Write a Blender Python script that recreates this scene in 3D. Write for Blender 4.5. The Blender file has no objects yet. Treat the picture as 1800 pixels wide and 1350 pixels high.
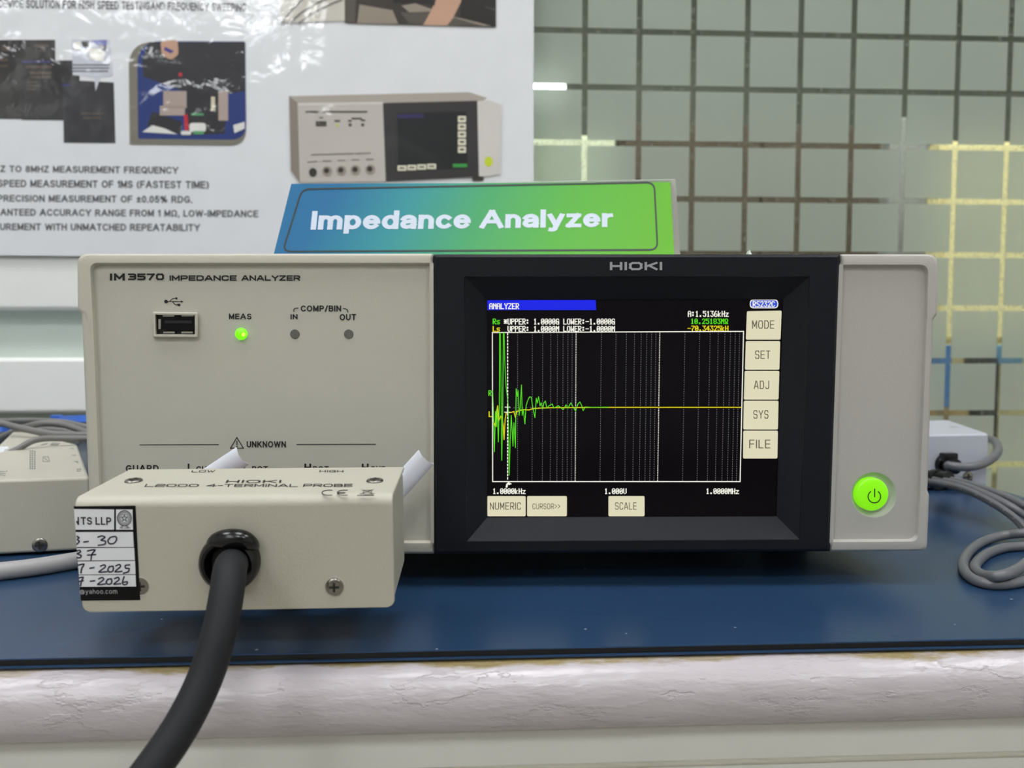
import bpy, bmesh, math, random
from mathutils import Vector, Matrix
from mathutils import noise as mnoise
random.seed(7)
R = math.radians
scene = bpy.context.scene
COL = scene.collection

# ------------------------------------------------------------------ camera
F_PX = 1352.0                    # focal length for an 1800 px wide frame
PITCH = R(3.4)
MAT_Z = 0.76                     # top of the bench mat above the floor
CAM = Vector((0.0, 0.0, MAT_Z + 0.098))
cam_data = bpy.data.cameras.new('camera')
cam_data.sensor_width = 36.0
cam_data.lens = 36.0 * F_PX / 1800.0
cam_data.clip_start = 0.01
cam_data.clip_end = 50
cam_data.dof.use_dof = True
cam_data.dof.focus_distance = 0.29
cam_data.dof.aperture_fstop = 15.0
cam = bpy.data.objects.new('camera', cam_data)
COL.objects.link(cam)
cam.location = CAM
cam.rotation_euler = (R(90) - PITCH, 0, 0)
scene.camera = cam

# ------------------------------------------------------------------ world and view
world = bpy.data.worlds.new('world')
scene.world = world
world.use_nodes = True
world.node_tree.nodes['Background'].inputs[0].default_value = (0.80, 0.86, 0.90, 1)
world.node_tree.nodes['Background'].inputs[1].default_value = 0.25
scene.view_settings.view_transform = 'Standard'
scene.view_settings.look = 'None'
scene.view_settings.gamma = 1.0
scene.view_settings.use_curve_mapping = False
scene.view_settings.exposure = 0.0
LAMP = 12.2                       # strength of the ceiling panels
FILL_BACK = 26.0                  # and of the unseen panels added to brighten the room behind the glass

# ------------------------------------------------------------------ geometry helpers
FWD = Vector((0, math.cos(PITCH), -math.sin(PITCH)))
UPV = Vector((0, math.sin(PITCH), math.cos(PITCH)))
RGT = Vector((1, 0, 0))

def ray(x, y):
    return FWD + RGT * ((x - 900) / F_PX) + UPV * ((675 - y) / F_PX)

def at(x, y, depth):
    return CAM + ray(x, y) * depth

def onz(x, y, z):
    d = ray(x, y)
    return CAM + d * ((z - CAM.z) / d.z)

class Frame:
    """a real object's own axes: x right, y away from the viewer, z up"""
    def __init__(self, origin, rot):
        self.m = Matrix.Translation(origin) @ rot.to_4x4()
        self.i = self.m.inverted()
        self.r3 = self.i.to_3x3()
    def px(self, x, y, d=0.0, ax=1):
        o = self.i @ CAM
        v = self.r3 @ ray(x, y)
        return o + v * ((d - o[ax]) / v[ax])
    def loc(self, p):
        return self.i @ p

def yaw(a):
    return Matrix.Rotation(R(a), 3, 'Z')

class MB:
    def __init__(self):
        self.v = []; self.f = []
    def add(self, vs, fs):
        n = len(self.v)
        self.v += [tuple(p) for p in vs]
        self.f += [tuple(i + n for i in f) for f in fs]
        return self
    def poly(self, pts):
        return self.add(pts, [tuple(range(len(pts)))])
    def loft(self, loops, cap0=True, cap1=True, closed=False):
        n = len(loops[0]); vs = []; fs = []
        for l in loops: vs += list(l)
        k = len(loops)
        for a in range(k if closed else k - 1):
            b = (a + 1) % k
            for i in range(n):
                j = (i + 1) % n
                fs.append((a*n+i, a*n+j, b*n+j, b*n+i))
        if not closed:
            if cap0: fs.append(tuple(range(n)))
            if cap1: fs.append(tuple((k-1)*n + i for i in range(n)))
        return self.add(vs, fs)
    def box(self, lo, hi):
        x0, y0, z0 = lo; x1, y1, z1 = hi
        return self.loft([[(x0,y0,z0),(x1,y0,z0),(x1,y1,z0),(x0,y1,z0)],
                          [(x0,y0,z1),(x1,y0,z1),(x1,y1,z1),(x0,y1,z1)]])
    def lathe(self, prof, c=(0,0,0), ax=1, n=32, caps=True):
        """prof: (radius, position along the axis)"""
        loops = []
        for r, h in prof:
            l = []
            for i in range(n):
                a = 2*math.pi*i/n
                p = [0,0,0]; o = [k for k in range(3) if k != ax]
                p[o[0]] = c[o[0]] + r*math.cos(a); p[o[1]] = c[o[1]] + r*math.sin(a); p[ax] = c[ax] + h
                l.append(tuple(p))
            loops.append(l)
        return self.loft(loops, caps, caps)
    def tube(self, pts, r, n=14, sub=8, caps=True):
        P = smooth_path([Vector(p) for p in pts], sub)
        t0 = (P[1]-P[0]).normalized()
        u = t0.orthogonal().normalized()
        loops = []
        for i, p in enumerate(P):
            t = (P[min(i+1, len(P)-1)] - P[max(i-1, 0)]).normalized()
            u = (u - t*u.dot(t)).normalized()
            w = t.cross(u)
            rr = r if not callable(r) else r(i/(len(P)-1))
            loops.append([p + (u*math.cos(2*math.pi*k/n) + w*math.sin(2*math.pi*k/n))*rr for k in range(n)])
        return self.loft(loops, caps, caps)
    def build(self, name, mat, parent=None, smooth=True, bevel=0.0, seg=2, angle=35, recalc=True):
        me = bpy.data.meshes.new(name)
        me.from_pydata(self.v, [], self.f)
        if recalc or bevel:
            bm = bmesh.new(); bm.from_mesh(me)
            if recalc: bmesh.ops.recalc_face_normals(bm, faces=bm.faces)
            if bevel:
                es = [e for e in bm.edges if len(e.link_faces) == 2 and e.calc_face_angle(0) > R(40)]
                bmesh.ops.bevel(bm, geom=es, offset=bevel, segments=seg, profile=0.5, affect='EDGES', clamp_overlap=True)
            bm.to_mesh(me); bm.free()
        if smooth:
            me.shade_smooth(); me.set_sharp_from_angle(angle=R(angle))
        ob = bpy.data.objects.new(name, me)
        if mat is not None: me.materials.append(mat)
        COL.objects.link(ob)
        if bevel and smooth:
            wn = ob.modifiers.new('normals', 'WEIGHTED_NORMAL'); wn.keep_sharp = True
        if parent is not None: ob.parent = parent
        return ob

def smooth_path(P, sub):
    if len(P) < 3 or sub <= 1: return P
    out = []
    for i in range(len(P)-1):
        p0 = P[max(i-1,0)]; p1 = P[i]; p2 = P[i+1]; p3 = P[min(i+2,len(P)-1)]
        for k in range(sub):
            t = k/sub
            out.append(0.5*((2*p1) + (p2-p0)*t + (2*p0-5*p1+4*p2-p3)*t*t + (3*p1-p0-3*p2+p3)*t**3))
    out.append(P[-1])
    return out

def rpoly(corners, radii, seg=5):
    """round the corners of a 2D polygon"""
    n = len(corners); out = []
    if not isinstance(radii, (list, tuple)): radii = [radii]*n
    for i in range(n):
        p = Vector(corners[i]); a = Vector(corners[i-1]); b = Vector(corners[(i+1) % n])
        r = max(radii[i], 0.01)
        s = p + (a-p).normalized()*r; e = p + (b-p).normalized()*r
        for k in range(seg+1):
            t = k/seg
            out.append((s*(1-t)**2 + p*2*t*(1-t) + e*t*t))
    return out

def inset(corners, amt):
    """move a convex polygon's corners towards its centre, per side in px"""
    n = len(corners); P = [Vector(c) for c in corners]; out = []
    area = sum(P[i].x*P[(i+1) % n].y - P[(i+1) % n].x*P[i].y for i in range(n))
    s = 1 if area > 0 else -1
    for i in range(n):
        d0 = (P[i]-P[i-1]).normalized(); d1 = (P[(i+1) % n]-P[i]).normalized()
        n0 = Vector((-d0.y, d0.x))*s; n1 = Vector((-d1.y, d1.x))*s
        k = 1 + n0.dot(n1)
        out.append(P[i] + (n0+n1)*(amt/max(k, 0.3)))
    return out

def bil(q, s, t):
    """q: top-left, top-right, bottom-right, bottom-left; s right, t down"""
    return (q[0][0]*(1-s)*(1-t)+q[1][0]*s*(1-t)+q[2][0]*s*t+q[3][0]*(1-s)*t,
            q[0][1]*(1-s)*(1-t)+q[1][1]*s*(1-t)+q[2][1]*s*t+q[3][1]*(1-s)*t)

def rect(x0, y0, x1, y1):
    return [(x0,y0),(x1,y0),(x1,y1),(x0,y1)]

# ------------------------------------------------------------------ things and their tags
def tag(o, label=None, cat=None, group=None, kind=None):
    if label: o['label'] = label
    if cat: o['category'] = cat
    if group: o['group'] = group
    if kind: o['kind'] = kind
    return o

def thing(name, label, cat, m=None, group=None):
    o = bpy.data.objects.new(name, None)
    o.empty_display_size = 0.02
    COL.objects.link(o)
    if m is not None: o.matrix_world = m
    return tag(o, label, cat, group)

# ------------------------------------------------------------------ materials
def lin(c):
    return tuple(((v/255)/12.92 if v/255 <= 0.04045 else ((v/255+0.055)/1.055)**2.4) for v in c)

def new_mat(name):
    m = bpy.data.materials.new(name); m.use_nodes = True
    nt = m.node_tree
    return m, nt, nt.nodes['Principled BSDF']

def N(nt, t, **kw):
    n = nt.nodes.new(t)
    for k, v in kw.items():
        if k in n.inputs: n.inputs[k].default_value = v
        else: setattr(n, k, v)
    return n

def mat(name, rgb, rough=0.5, metal=0.0, vary=0.06, scale=60.0, bump=0.0, bscale=900.0, coat=0.0,
        emit=0.0, spec=0.5, trans=0.0, sss=0.0):
    m, nt, p = new_mat(name)
    c = lin(rgb)
    p.inputs['Roughness'].default_value = rough
    p.inputs['Metallic'].default_value = metal
    p.inputs['Specular IOR Level'].default_value = spec
    p.inputs['Coat Weight'].default_value = coat
    p.inputs['Coat Roughness'].default_value = 0.06
    p.inputs['Transmission Weight'].default_value = trans
    tc = N(nt, 'ShaderNodeTexCoord')
    nz = N(nt, 'ShaderNodeTexNoise', Scale=scale, Detail=4.0)
    nt.links.new(tc.outputs['Object'], nz.inputs['Vector'])
    mx = N(nt, 'ShaderNodeMix', data_type='RGBA')
    mx.inputs[6].default_value = tuple(v*(1-vary) for v in c) + (1,)
    mx.inputs[7].default_value = tuple(min(1, v*(1+vary)) for v in c) + (1,)
    nt.links.new(nz.outputs['Fac'], mx.inputs[0])
    nt.links.new(mx.outputs[2], p.inputs['Base Color'])
    if emit:
        nt.links.new(mx.outputs[2], p.inputs['Emission Color'])
        p.inputs['Emission Strength'].default_value = emit
    if sss:
        p.inputs['Subsurface Weight'].default_value = sss
        p.inputs['Subsurface Scale'].default_value = 0.002
    if bump:
        n2 = N(nt, 'ShaderNodeTexNoise', Scale=bscale, Detail=3.0)
        nt.links.new(tc.outputs['Object'], n2.inputs['Vector'])
        b = N(nt, 'ShaderNodeBump', Strength=bump, Distance=0.001)
        nt.links.new(n2.outputs['Fac'], b.inputs['Height'])
        nt.links.new(b.outputs['Normal'], p.inputs['Normal'])
    return m

def glow(name, rgb, strength=1.0, base=(8, 8, 8), rough=0.25):
    """the lit pixels of a display or a lamp"""
    m, nt, p = new_mat(name)
    p.inputs['Base Color'].default_value = lin(base) + (1,)
    p.inputs['Roughness'].default_value = rough
    p.inputs['Emission Color'].default_value = lin(rgb) + (1,)
    p.inputs['Emission Strength'].default_value = strength
    return m

# ------------------------------------------------------------------ lettering
def lift(v, ax):
    return 0.0 if len(v) < 3 else (v[2] % 6)*5e-6*(1 if ax == 2 else -1)

def fit(vs, q, fr, d, ax):
    x0 = min(v[0] for v in vs); x1 = max(v[0] for v in vs); y0 = min(v[1] for v in vs); y1 = max(v[1] for v in vs)
    return [fr.px(*bil(q, (v[0]-x0)/max(x1-x0, 1e-6), (y1-v[1])/max(y1-y0, 1e-6)), d + lift(v, ax), ax) for v in vs]

def ribbon(polys, w):
    """flat strokes of width w: smooth runs are mitred, sharp corners overlap (each run a hair above the last)"""
    vs = []; fs = []; rn = 0
    for P in polys:
        P = [Vector(p) for p in P]
        P = [p for i, p in enumerate(P) if i == 0 or (p-P[i-1]).length > 1e-6]
        runs = [[P[0]]] if P else []
        for i in range(1, len(P)):
            runs[-1].append(P[i])
            if i < len(P)-1 and (P[i]-P[i-1]).angle(P[i+1]-P[i]) > 0.75: runs.append([P[i]])
        for Q in runs:
            m = len(Q)
            if m < 2: continue
            closed = m > 4 and (Q[0]-Q[-1]).length < 1e-5
            n0 = len(vs); rn += 1
            for i in range(m):
                a = Q[i-1] if i else (Q[-2] if closed else Q[0]); b = Q[i+1] if i < m-1 else (Q[1] if closed else Q[-1])
                t0 = (Q[i]-a); t1 = (b-Q[i])
                t0 = t0.normalized() if t0.length > 1e-9 else t1.normalized()
                t1 = t1.normalized() if t1.length > 1e-9 else t0
                nn = Vector((-(t0+t1).y, (t0+t1).x)).normalized()
                k = (w/2)/max(0.6, nn.dot(Vector((-t0.y, t0.x))))
                c = Q[i]
                if not closed and i == 0: c = c - t1*(w/2)
                if not closed and i == m-1: c = c + t0*(w/2)
                vs += [tuple(c-nn*k) + (rn,), tuple(c+nn*k) + (rn,)]
            for i in range(m-1):
                q = n0+2*i; fs.append((q, q+2, q+3, q+1))
    return vs, fs

def strokes(mb, fr, polys, w, d, ax=1):
    """polys in photograph px, drawn on the frame's plane"""
    vs, fs = ribbon(polys, w)
    mb.add([fr.px(v[0], v[1], d + lift(v, ax), ax) for v in vs], fs)
    return mb

G = {  # squared-off drawing-office capitals as centre lines on a unit cell
 'I': (0, [[(0,0),(0,1)]]),
 'M': (1.1, [[(0,0),(0,1),(.5,.25),(1,1),(1,0)]]),
 'N': (1, [[(0,0),(0,1),(1,0),(1,1)]]),
 'E': (.95, [[(1,1),(0,1),(0,0),(1,0)],[(0,.5),(.92,.5)]]),
 'F': (.95, [[(1,1),(0,1),(0,0)],[(0,.5),(.9,.5)]]),
 'L': (.9, [[(0,1),(0,0),(1,0)]]),
 'T': (1, [[(0,1),(1,1)],[(.5,1),(.5,0)]]),
 'H': (1, [[(0,0),(0,1)],[(1,0),(1,1)],[(0,.5),(1,.5)]]),
 'A': (1.15, [[(0,0),(.42,1),(.58,1),(1,0)],[(.17,.3),(.83,.3)]]),
 'D': (1, [[(0,0),(0,1),(.75,1),(1,.78),(1,.22),(.75,0),(0,0)]]),
 'O': (1.08, [[(.2,0),(.8,0),(1,.22),(1,.78),(.8,1),(.2,1),(0,.78),(0,.22),(.2,0)]]),
 'C': (1, [[(1,.8),(.84,1),(.18,1),(0,.8),(0,.2),(.18,0),(.84,0),(1,.2)]]),
 'U': (1, [[(0,1),(0,.2),(.2,0),(.8,0),(1,.2),(1,1)]]),
 'J': (.9, [[(1,1),(1,.2),(.8,0),(.2,0),(0,.2)]]),
 'P': (1, [[(0,0),(0,1),(.82,1),(1,.86),(1,.55),(.82,.4),(0,.4)]]),
 'R': (1, [[(0,0),(0,1),(.82,1),(1,.86),(1,.58),(.82,.44),(0,.44)],[(.5,.44),(1,0)]]),
 'B': (1, [[(0,0),(0,1),(.8,1),(.95,.87),(.95,.63),(.8,.52),(0,.52)],[(.8,.52),(1,.4),(1,.13),(.82,0),(0,0)]]),
 'S': (1, [[(1,.82),(.84,1),(.16,1),(0,.84),(0,.66),(.16,.52),(.84,.48),(1,.34),(1,.16),(.84,0),(.16,0),(0,.18)]]),
 'Y': (1.1, [[(0,1),(.5,.45),(1,1)],[(.5,.45),(.5,0)]]),
 'Z': (1, [[(0,1),(1,1),(0,0),(1,0)]]),
 'K': (1.05, [[(0,0),(0,1)],[(1,1),(0,.42)],[(.32,.56),(1,0)]]),
 'W': (1.2, [[(0,1),(.25,0),(.5,.8),(.75,0),(1,1)]]),
 'G': (1, [[(1,.82),(.84,1),(.18,1),(0,.8),(0,.2),(.18,0),(1,0),(1,.48),(.55,.48)]]),
 'X': (1, [[(0,0),(1,1)],[(0,1),(1,0)]]),
 '>': (.8, [[(0,.85),(1,.5),(0,.15)]]),
 '-': (.5, [[(0,.45),(1,.45)]]),
 '0': (1, [[(.2,0),(.8,0),(1,.22),(1,.78),(.8,1),(.2,1),(0,.78),(0,.22),(.2,0)]]),
 '2': (1, [[(0,.8),(.16,1),(.84,1),(1,.84),(1,.62),(.84,.5),(.16,.5),(0,.36),(0,0),(1,0)]]),
 '3': (1, [[(0,1),(.84,1),(1,.86),(1,.64),(.84,.52),(.25,.52)],[(.84,.52),(1,.38),(1,.14),(.84,0),(0,0)]]),
 '4': (1.1, [[(.75,0),(.75,1),(0,.32),(1,.32)]]),
 '5': (1, [[(1,1),(0,1),(0,.56),(.84,.56),(1,.42),(1,.14),(.84,0),(0,0)]]),
 '7': (1, [[(0,1),(1,1),(.35,0)]]),
}
def tech(mb, fr, s, q, d, ax=1, w=0.2, wide=1.5, gap=0.42):
    x = 0; polys = []
    for ch in s:
        if ch == ' ':
            x += wide*0.55; continue
        gw, ls = G[ch]
        gw *= wide
        for l in ls: polys.append([(x + p[0]*gw, p[1]) for p in l])
        x += gw + gap
    vs, fs = ribbon(polys, w)
    if not isinstance(q[0], tuple): q = rect(*q)
    mb.add(fit(vs, q, fr, d, ax), fs)
    return mb

# plain grotesque letters as centre lines (unit = cap height between stroke centres)
def A_(cx, cy, rx, ry, a0, a1, n=12):
    return [(cx+rx*math.cos(R(a0+(a1-a0)*i/n)), cy+ry*math.sin(R(a0+(a1-a0)*i/n))) for i in range(n+1)]
def _bowl(x0, x1, y0, y1):
    r = (y1-y0)/2; c = x1-r*.95
    return [(x0,y1)] + A_(c, (y0+y1)/2, x1-c, r, 90, -90) + [(x0,y0)]
_O = A_(.40,.5,.40,.5,90,450,28)
_a = 0.70           # x-height
H = {
 'A': (.86, [[(0,0),(.40,1),(.46,1),(.86,0)],[(.15,.33),(.71,.33)]]), 'B': (.62, [_bowl(0,.58,.53,1), _bowl(0,.62,0,.53), [(0,0),(0,1)]]),
 'C': (.74, [A_(.40,.5,.40,.5,42,318,22)]), 'D': (.70, [[(0,0),(0,1),(.28,1)] + A_(.28,.5,.42,.5,90,-90,16)[1:] + [(0,0)]]),
 'E': (.58, [[(.58,1),(0,1),(0,0),(.60,0)],[(0,.52),(.54,.52)]]), 'F': (.55, [[(.55,1),(0,1),(0,0)],[(0,.50),(.48,.50)]]),
 'G': (.78, [A_(.40,.5,.40,.5,45,300,22) + [(.76,.18),(.76,.45),(.45,.45)]]), 'H': (.66, [[(0,0),(0,1)],[(.66,0),(.66,1)],[(0,.53),(.66,.53)]]),
 'I': (0, [[(0,0),(0,1)]]), 'K': (.68, [[(0,0),(0,1)],[(.64,1),(0,.36)],[(.24,.60),(.68,0)]]), 'L': (.52, [[(0,1),(0,0),(.52,0)]]),
 'M': (.78, [[(0,0),(0,1),(.39,.12),(.78,1),(.78,0)]]), 'N': (.66, [[(0,0),(0,1),(.66,0),(.66,1)]]), 'O': (.80, [_O]),
 'P': (.60, [[(0,0),(0,1)], _bowl(0,.60,.44,1)]), 'Q': (.80, [_O, [(.50,.25),(.78,-.06)]]), 'R': (.66, [[(0,0),(0,1)], _bowl(0,.60,.47,1), [(.34,.47),(.66,0)]]),
 'S': (.62, [A_(.31,.75,.29,.25,25,270,14) + A_(.31,.25,.31,.25,90,-155,14)[1:]]), 'T': (.64, [[(0,1),(.64,1)],[(.32,1),(.32,0)]]),
 'U': (.66, [[(0,1),(0,.33)] + A_(.33,.33,.33,.33,180,360,14) + [(.66,1)]]), 'V': (.78, [[(0,1),(.37,0),(.41,0),(.78,1)]]),
 'W': (1.1, [[(0,1),(.26,0),(.55,.95),(.84,0),(1.1,1)]]), 'Y': (.76, [[(0,1),(.38,.42),(.76,1)],[(.38,.42),(.38,0)]]), 'Z': (.62, [[(.02,1),(.60,1),(0,0),(.62,0)]]),
 'X': (.7, [[(0,0),(.7,1)],[(0,1),(.7,0)]]),
 '0': (.54, [A_(.27,.5,.27,.5,90,450,24)]), '1': (.2, [[(.0,.80),(.2,1),(.2,0)]]), '2': (.54, [A_(.27,.72,.27,.28,165,-25,12) + [(0,0),(.55,0)]]),
 '3': (.54, [A_(.26,.76,.25,.24,160,-90,12) + A_(.26,.27,.28,.27,90,-160,12)[1:]]), '4': (.58, [[(.42,0),(.42,1),(0,.28),(.58,.28)]]),
 '5': (.54, [[(.5,1),(.1,1),(.04,.52)] + A_(.26,.32,.28,.32,125,-155,14)]), '8': (.54, [A_(.27,.76,.24,.24,90,450,18), A_(.27,.26,.27,.27,90,450,18)]),
 '.': (0, [[(0,-.02),(0,.02)]]), ',': (.05, [[(.05,.02),(0,-.18)]]), '-': (.26, [[(0,.38),(.26,.38)]]), '/': (.34, [[(0,-.03),(.34,1.03)]]),
 '(': (.2, [A_(.45,.42,.45,.66,130,230,10)]), ')': (.2, [A_(-.25,.42,.45,.66,50,-50,10)]),
 '%': (.95, [A_(.17,.76,.17,.22,90,450,14), A_(.78,.24,.17,.22,90,450,14), [(.22,-.02),(.73,1.02)]]),
 '\u00b1': (.5, [[(0,.58),(.5,.58)],[(.25,.85),(.25,.3)],[(0,.05),(.5,.05)]]),
 '\u03a9': (.78, [[(0,0),(.2,0)] + A_(.39,.56,.39,.44,238,-58,20) + [(.58,0),(.78,0)]]),
 '@': (1.0, [A_(.5,.35,.5,.5,-60,270,24), A_(.47,.35,.22,.26,90,450,16), [(.72,.62),(.66,.15),(.85,.12),(1,.4)]]),
 'a': (.50, [A_(.25,.48,.25,.22,160,0,10) + [(.50,.0)], [(.50,.42),(.2,.37)] + A_(.18,.19,.18,.18,110,300,12) + [(.36,.05),(.50,.18)]]),
 'c': (.50, [A_(.28,.35,.28,.35,48,312,20)]), 'd': (.54, [A_(.27,.35,.27,.35,90,450,22), [(.54,0),(.54,1)]]),
 'e': (.55, [[(.02,.37),(.55,.37)] + A_(.275,.35,.275,.35,4,318,22)]), 'h': (.48, [[(0,0),(0,1)],[(0,.42)] + A_(.24,.42,.24,.28,180,0,12) + [(.48,0)]]),
 'l': (0, [[(0,0),(0,1)]]), 'm': (.88, [[(0,0),(0,.7)],[(0,.45)] + A_(.22,.45,.22,.25,180,0,10) + [(.44,0)],[(.44,.45)] + A_(.66,.45,.22,.25,180,0,10) + [(.88,0)]]),
 'n': (.48, [[(0,0),(0,.7)],[(0,.42)] + A_(.24,.42,.24,.28,180,0,12) + [(.48,0)]]), 'o': (.56, [A_(.28,.35,.28,.35,90,450,22)]),
 'p': (.54, [A_(.27,.35,.27,.35,90,450,22), [(0,.7),(0,-.28)]]), 'r': (.28, [[(0,0),(0,.7)],[(0,.40)] + A_(.28,.40,.28,.28,180,92,8)]),
 'y': (.54, [[(0,.7),(.27,.04)],[(.54,.7),(.24,-.12)] + A_(.10,-.13,.14,.15,0,-110,6)]), 'z': (.46, [[(.02,.7),(.44,.7),(0,0),(.46,0)]]),
}
def grot(mb, fr, s, q, d, ax=1, w=0.2, gap=0.40, space=0.42, cond=1.0):
    x = 0; polys = []
    for ch in s:
        if ch == ' ':
            x += space; continue
        gw, ls = H[ch]
        for l in ls: polys.append([(x + p[0]*cond, p[1]) for p in l])
        x += gw*cond + gap
    vs, fs = ribbon(polys, w)
    if not isinstance(q[0], tuple): q = rect(*q)
    mb.add(fit(vs, q, fr, d, ax), fs)
    return mb

LCD = {  # 5x7 dot characters of the display
 'A':'0e11111f111111','N':'11191513111111','L':'1010101010101f','Y':'11110a04040404','Z':'1f01020408101f','E':'1f10101e10101f',
 'R':'1e11111e141211','s':'00000f100e011e','*':'0015 0e1f0e1500'.replace(' ',''),'U':'1111111111110e','P':'1e11111e101010',':':'000c0c000c0c00',
 '1':'040c040404040e','.':'00000000000c0c','0':'0e11131519110e','G':'0e11101713110f','O':'0e11111111110e','W':'11111115151b11',
 '-':'0000001f000000','M':'111b1515111111','k':'10101214181412','H':'1111111f111111','z':'00001f0204081f','5':'1f101e0101110e',
 '3':'1f02040201110e','6':'0608101e11110e','2':'0e11010204081f','8':'0e11110e11110e','w':'0e1111110a0a1b','7':'1f010204080808',
 '4':'02060a121f0202','S':'0f10100e01011e','C':'0e11101010110e','V':'1111111111110a'.replace('0a','04'),' ':'00000000000000'}
def lcd(mb, fr, s, q, d):
    vs = []; fs = []
    for ci, ch in enumerate(s):
        g = LCD[ch]
        for r in range(7):
            row = int(g[r*2:r*2+2], 16); c = 0
            while c < 5:
                if row >> (4-c) & 1:
                    e = c
                    while e < 5 and row >> (4-e) & 1: e += 1
                    n = len(vs); xa = ci*6.3+c; xb = ci*6.3+e+0.75; ya = 7-r; yb = 6-r
                    vs += [(xa,yb),(xb,yb),(xb,ya),(xa,ya)]; fs.append((n,n+1,n+2,n+3)); c = e
                else: c += 1
    if not isinstance(q[0], tuple): q = rect(*q)
    mb.add(fit(vs, q, fr, d, 1), fs)
    return mb

def disc(fr, cx, cy, rx, ry, d, ax=1, n=28):
    return [fr.px(cx + rx*math.cos(2*math.pi*i/n), cy + ry*math.sin(2*math.pi*i/n), d, ax) for i in range(n)]

def pxpoly(fr, pts, d, ax=1):
    return [fr.px(p[0], p[1], d, ax) for p in pts]

def slab(fr, pts, d0, d1, ax=1):
    """a plate with the outline pts (px, seen on its front d0), thickness to d1"""
    a = pxpoly(fr, pts, d0, ax); b = []
    for p in a:
        q = p.copy(); q[ax] = d1; b.append(q)
    return [a, b]

# ================================================================== the room
W = Frame(Vector((0, 0.75, 0)), yaw(2.9))        # glass partition: y = 0 is its front face
def struct(mb, name, m, **kw):
    o = mb.build(name, m, **kw); o.matrix_world = W.m
    return tag(o, kind='structure')

m_wall = mat('wall_paint', (214, 214, 208), 0.7, vary=0.03, scale=8, bump=0.1, bscale=200)
m_ceil = mat('ceiling_tile', (226, 226, 222), 0.8, vary=0.03, scale=20)
m_floor = mat('floor_vinyl', (150, 143, 132), 0.45, vary=0.1, scale=15)
XL, XR, YF, YB, ZC = -2.6, 2.6, -6.0, 2.6, 2.7
struct(MB().box((XL,YF,-0.05),(XR,YB,0)), 'floor', m_floor)
struct(MB().box((XL,YF,ZC),(XR,YB,ZC+0.05)), 'ceiling', m_ceil)
struct(MB().box((XL-0.05,YF,0),(XL,YB,ZC)), 'wall_left', m_wall)
struct(MB().box((XR,YF,0),(XR+0.05,YB,ZC)), 'wall_right', m_wall)
struct(MB().box((XL,YF-0.05,0),(XR,YF,ZC)), 'wall_front', m_wall)
m_back = mat('back_wall_paint', (116, 121, 118), 0.7, vary=0.35, scale=4)
struct(MB().box((XL,YB,0),(XR,YB+0.05,ZC)), 'wall_back', m_back)

# clear glass of the partition
m_glass, nt, p = new_mat('partition_glass')
nt.nodes.remove(p)
tr = N(nt, 'ShaderNodeBsdfTransparent', Color=(0.90, 0.94, 0.91, 1))
gl = N(nt, 'ShaderNodeBsdfGlossy', Roughness=0.02)
fz = N(nt, 'ShaderNodeFresnel', IOR=1.45)
nz = N(nt, 'ShaderNodeTexNoise', Scale=260.0, Detail=6.0)
df = N(nt, 'ShaderNodeBsdfDiffuse', Color=(0.45, 0.45, 0.41, 1))
rp = N(nt, 'ShaderNodeMapRange'); rp.inputs[1].default_value = 0.52; rp.inputs[2].default_value = 0.66; rp.inputs[4].default_value = 0.34
m1 = N(nt, 'ShaderNodeMixShader'); m2 = N(nt, 'ShaderNodeMixShader')
tc = N(nt, 'ShaderNodeTexCoord')
nt.links.new(tc.outputs['Object'], nz.inputs['Vector'])
nt.links.new(nz.outputs['Fac'], rp.inputs[0])
nt.links.new(rp.outputs[0], m1.inputs[0]); nt.links.new(tr.outputs[0], m1.inputs[1]); nt.links.new(df.outputs[0], m1.inputs[2])
nt.links.new(fz.outputs[0], m2.inputs[0]); nt.links.new(m1.outputs[0], m2.inputs[1]); nt.links.new(gl.outputs[0], m2.inputs[2])
nt.links.new(m2.outputs[0], nt.nodes['Material Output'].inputs[0])

# frosted film: scatters the room in front and lets a blurred glow through
m_frost, nt, p = new_mat('frosted_film')
p.inputs['Base Color'].default_value = (0.56, 0.62, 0.545, 1)
p.inputs['Roughness'].default_value = 0.38
rf = N(nt, 'ShaderNodeBsdfRefraction', Roughness=0.30, IOR=1.30, Color=(0.86, 0.92, 0.86, 1))
mxs = N(nt, 'ShaderNodeMixShader', Fac=0.50)
nt.links.new(p.outputs[0], mxs.inputs[1]); nt.links.new(rf.outputs[0], mxs.inputs[2])
nt.links.new(mxs.outputs[0], nt.nodes['Material Output'].inputs[0])

part = bpy.data.objects.new('window_1', None); COL.objects.link(part); part.matrix_world = W.m
tag(part, 'glass partition behind the bench with a grid of frosted squares', None, kind='structure')
MB().box((XL,0.0,0.05),(XR,0.008,ZC)).build('glass_pane', m_glass, part, smooth=False)
xa = W.px(1028,100).x; xb = W.px(1775,100).x
PX = (xb-xa)/8
za = W.px(1315,60).z; zb = W.px(1315,351).z
PZ = (za-zb)/3
GAP = 10.0*PX/93.5
sq = None
x_post = W.px(938,200).x
for i in range(-2, 13):
    for j in range(-5, 13):
        x0 = xa + i*PX + GAP/2; x1 = xa + (i+1)*PX - GAP/2
        z1 = za - j*PZ - GAP/2; z0 = za - (j+1)*PZ + GAP/2
        if sq is None:
            w2 = (PX-GAP)/2; h2 = (PZ-GAP)/2
            sq = MB().box((-w2,-0.0007,-h2),(w2,-0.0001,h2)).build('frosted_square', m_frost, part, smooth=False)
            o = sq
        else:
            o = sq.copy(); COL.objects.link(o); o.parent = part
        o.location = ((x0+x1)/2, 0, (z0+z1)/2)
        o.name = 'frosted_square'

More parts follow.
